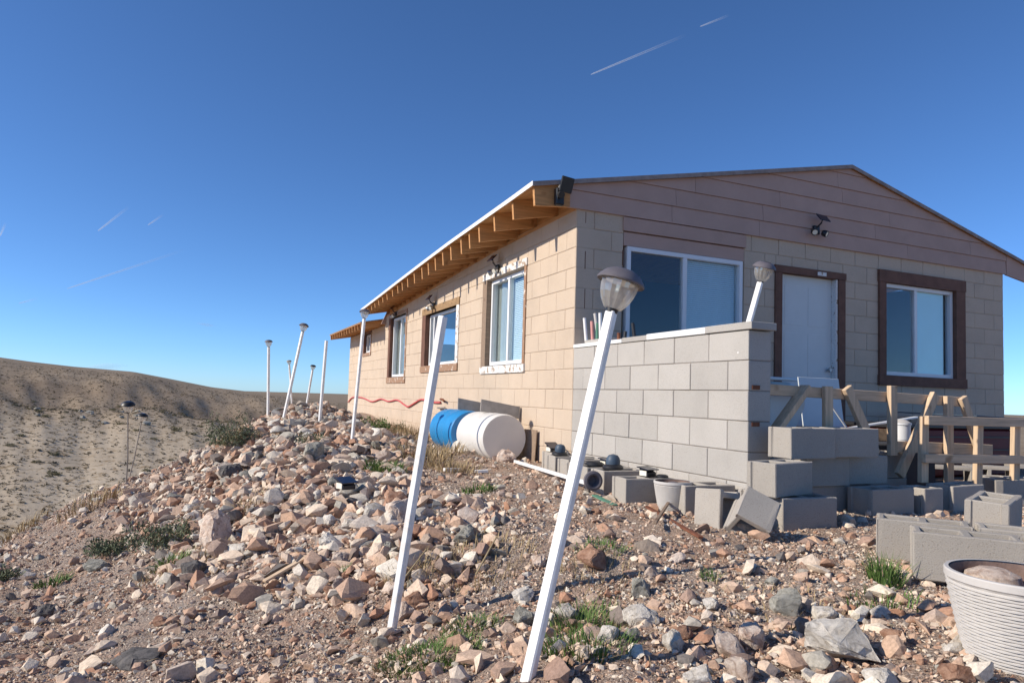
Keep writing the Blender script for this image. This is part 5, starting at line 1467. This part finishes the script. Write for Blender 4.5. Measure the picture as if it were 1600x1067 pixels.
cl = .75 + .25 * np.sin(th * 60 + d * .06) * np.sin(d * .045 - th * 35)
k = gb.uniform(0, 1, n) < .25 + .75 * cl
th, d = th[k], d[k]; n = len(d)
x, y = -3.246 + d * np.sin(th), -6.005 + d * np.cos(th)
P = np.stack([x, y, hill_h(x, y)], 1)
S = gb.uniform(.06, .15, n) * np.interp(d, [40, 120, 420], [1, 1.6, 3.0])
m5 = 9
V = np.repeat(P, m5 * 3, 0).reshape(n, m5, 3, 3)
off = gb.normal(0, .55, (n, m5, 1, 3)) + gb.normal(0, .5, (n, m5, 3, 3))
off[..., 2] = np.abs(off[..., 2]) * .7
V = V + off * S[:, None, None, None]
tag(link_mesh('scrub', np_mesh('scrub', V.reshape(-1, 3), np.arange(n * m5 * 3).reshape(-1, 3), M['fartuft']), (0, 0, 0)), kind='stuff')

# ------------------------------------------------------------------ vapour trails high above
def trail_mat(st=((0, .36), (.25, .24), (.7, .08), (1, 0))):
    mt, n, l, b = nodes('vapour_trail')
    tc = n.new('ShaderNodeTexCoord'); sp_ = n.new('ShaderNodeSeparateXYZ'); l.new(tc.outputs['Generated'], sp_.inputs[0])
    r = ramp(n, l, sp_.outputs[0], [(p_, (v_,) * 3) for p_, v_ in st])
    tr = n.new('ShaderNodeBsdfTransparent'); df = n.new('ShaderNodeBsdfDiffuse'); df.inputs[0].default_value = (.9, .9, .9, 1)
    tl_ = n.new('ShaderNodeBsdfTranslucent'); tl_.inputs[0].default_value = (.9, .9, .9, 1)
    ad = n.new('ShaderNodeMixShader'); ad.inputs[0].default_value = .5; l.new(df.outputs[0], ad.inputs[1]); l.new(tl_.outputs[0], ad.inputs[2])
    nz = tex(n, l, 'Noise', 9, 'obj', 3); 
    mu = n.new('ShaderNodeMath'); mu.operation = 'MULTIPLY'
    l.new(r.outputs[0], mu.inputs[0]); mu.inputs[1].default_value = 1
    lw = n.new('ShaderNodeLayerWeight'); lw.inputs[0].default_value = .35
    iv = n.new('ShaderNodeMath'); iv.operation = 'SUBTRACT'; iv.inputs[0].default_value = 1; l.new(lw.outputs['Facing'], iv.inputs[1])
    m2 = n.new('ShaderNodeMath'); m2.operation = 'MULTIPLY'; l.new(mu.outputs[0], m2.inputs[0]); l.new(iv.outputs[0], m2.inputs[1])
    mx = n.new('ShaderNodeMixShader'); l.new(m2.outputs[0], mx.inputs[0]); l.new(tr.outputs[0], mx.inputs[1]); l.new(ad.outputs[0], mx.inputs[2])
    l.new(mx.outputs[0], n['Material Output'].inputs[0])
    return mt
TM = trail_mat()
CMt = trail_mat(((0, .02), (.3, .13), (.6, .11), (1, 0)))
for a, b, w_, lb in TRAILS:
    a, b = Vector(a), Vector(b); L = (b - a).length
    pr = [0, .03, .3, .7, 1]
    me = MB().tube([(L * t, 0, 0) for t in pr], [w_ * .25, w_ * .6, w_, w_ * 1.3, w_ * 1.5], 12).mesh('contrail', TM, smooth=True)
    o = link_mesh('contrail', me, a)
    o.rotation_euler = (b - a).to_track_quat('X', 'Z').to_euler()
    tag(o, lb, 'contrail', 'vapour trails in the sky')

for (a, b, w_, lb) in CLOUDS:
    a, b = Vector(a), Vector(b); L = (b - a).length
    me = MB().tube([(L * t, 0, 0) for t in (0, .25, .5, .75, 1)], [w_ * .1, w_ * .6, w_, w_ * .7, w_ * .15], 14).mesh('wispy_cloud', CMt, smooth=True)
    o = link_mesh('wispy_cloud', me, a); o.rotation_euler = (b - a).to_track_quat('X', 'Z').to_euler()
    tag(o, lb, 'cloud', 'wisps of cloud low in the sky')
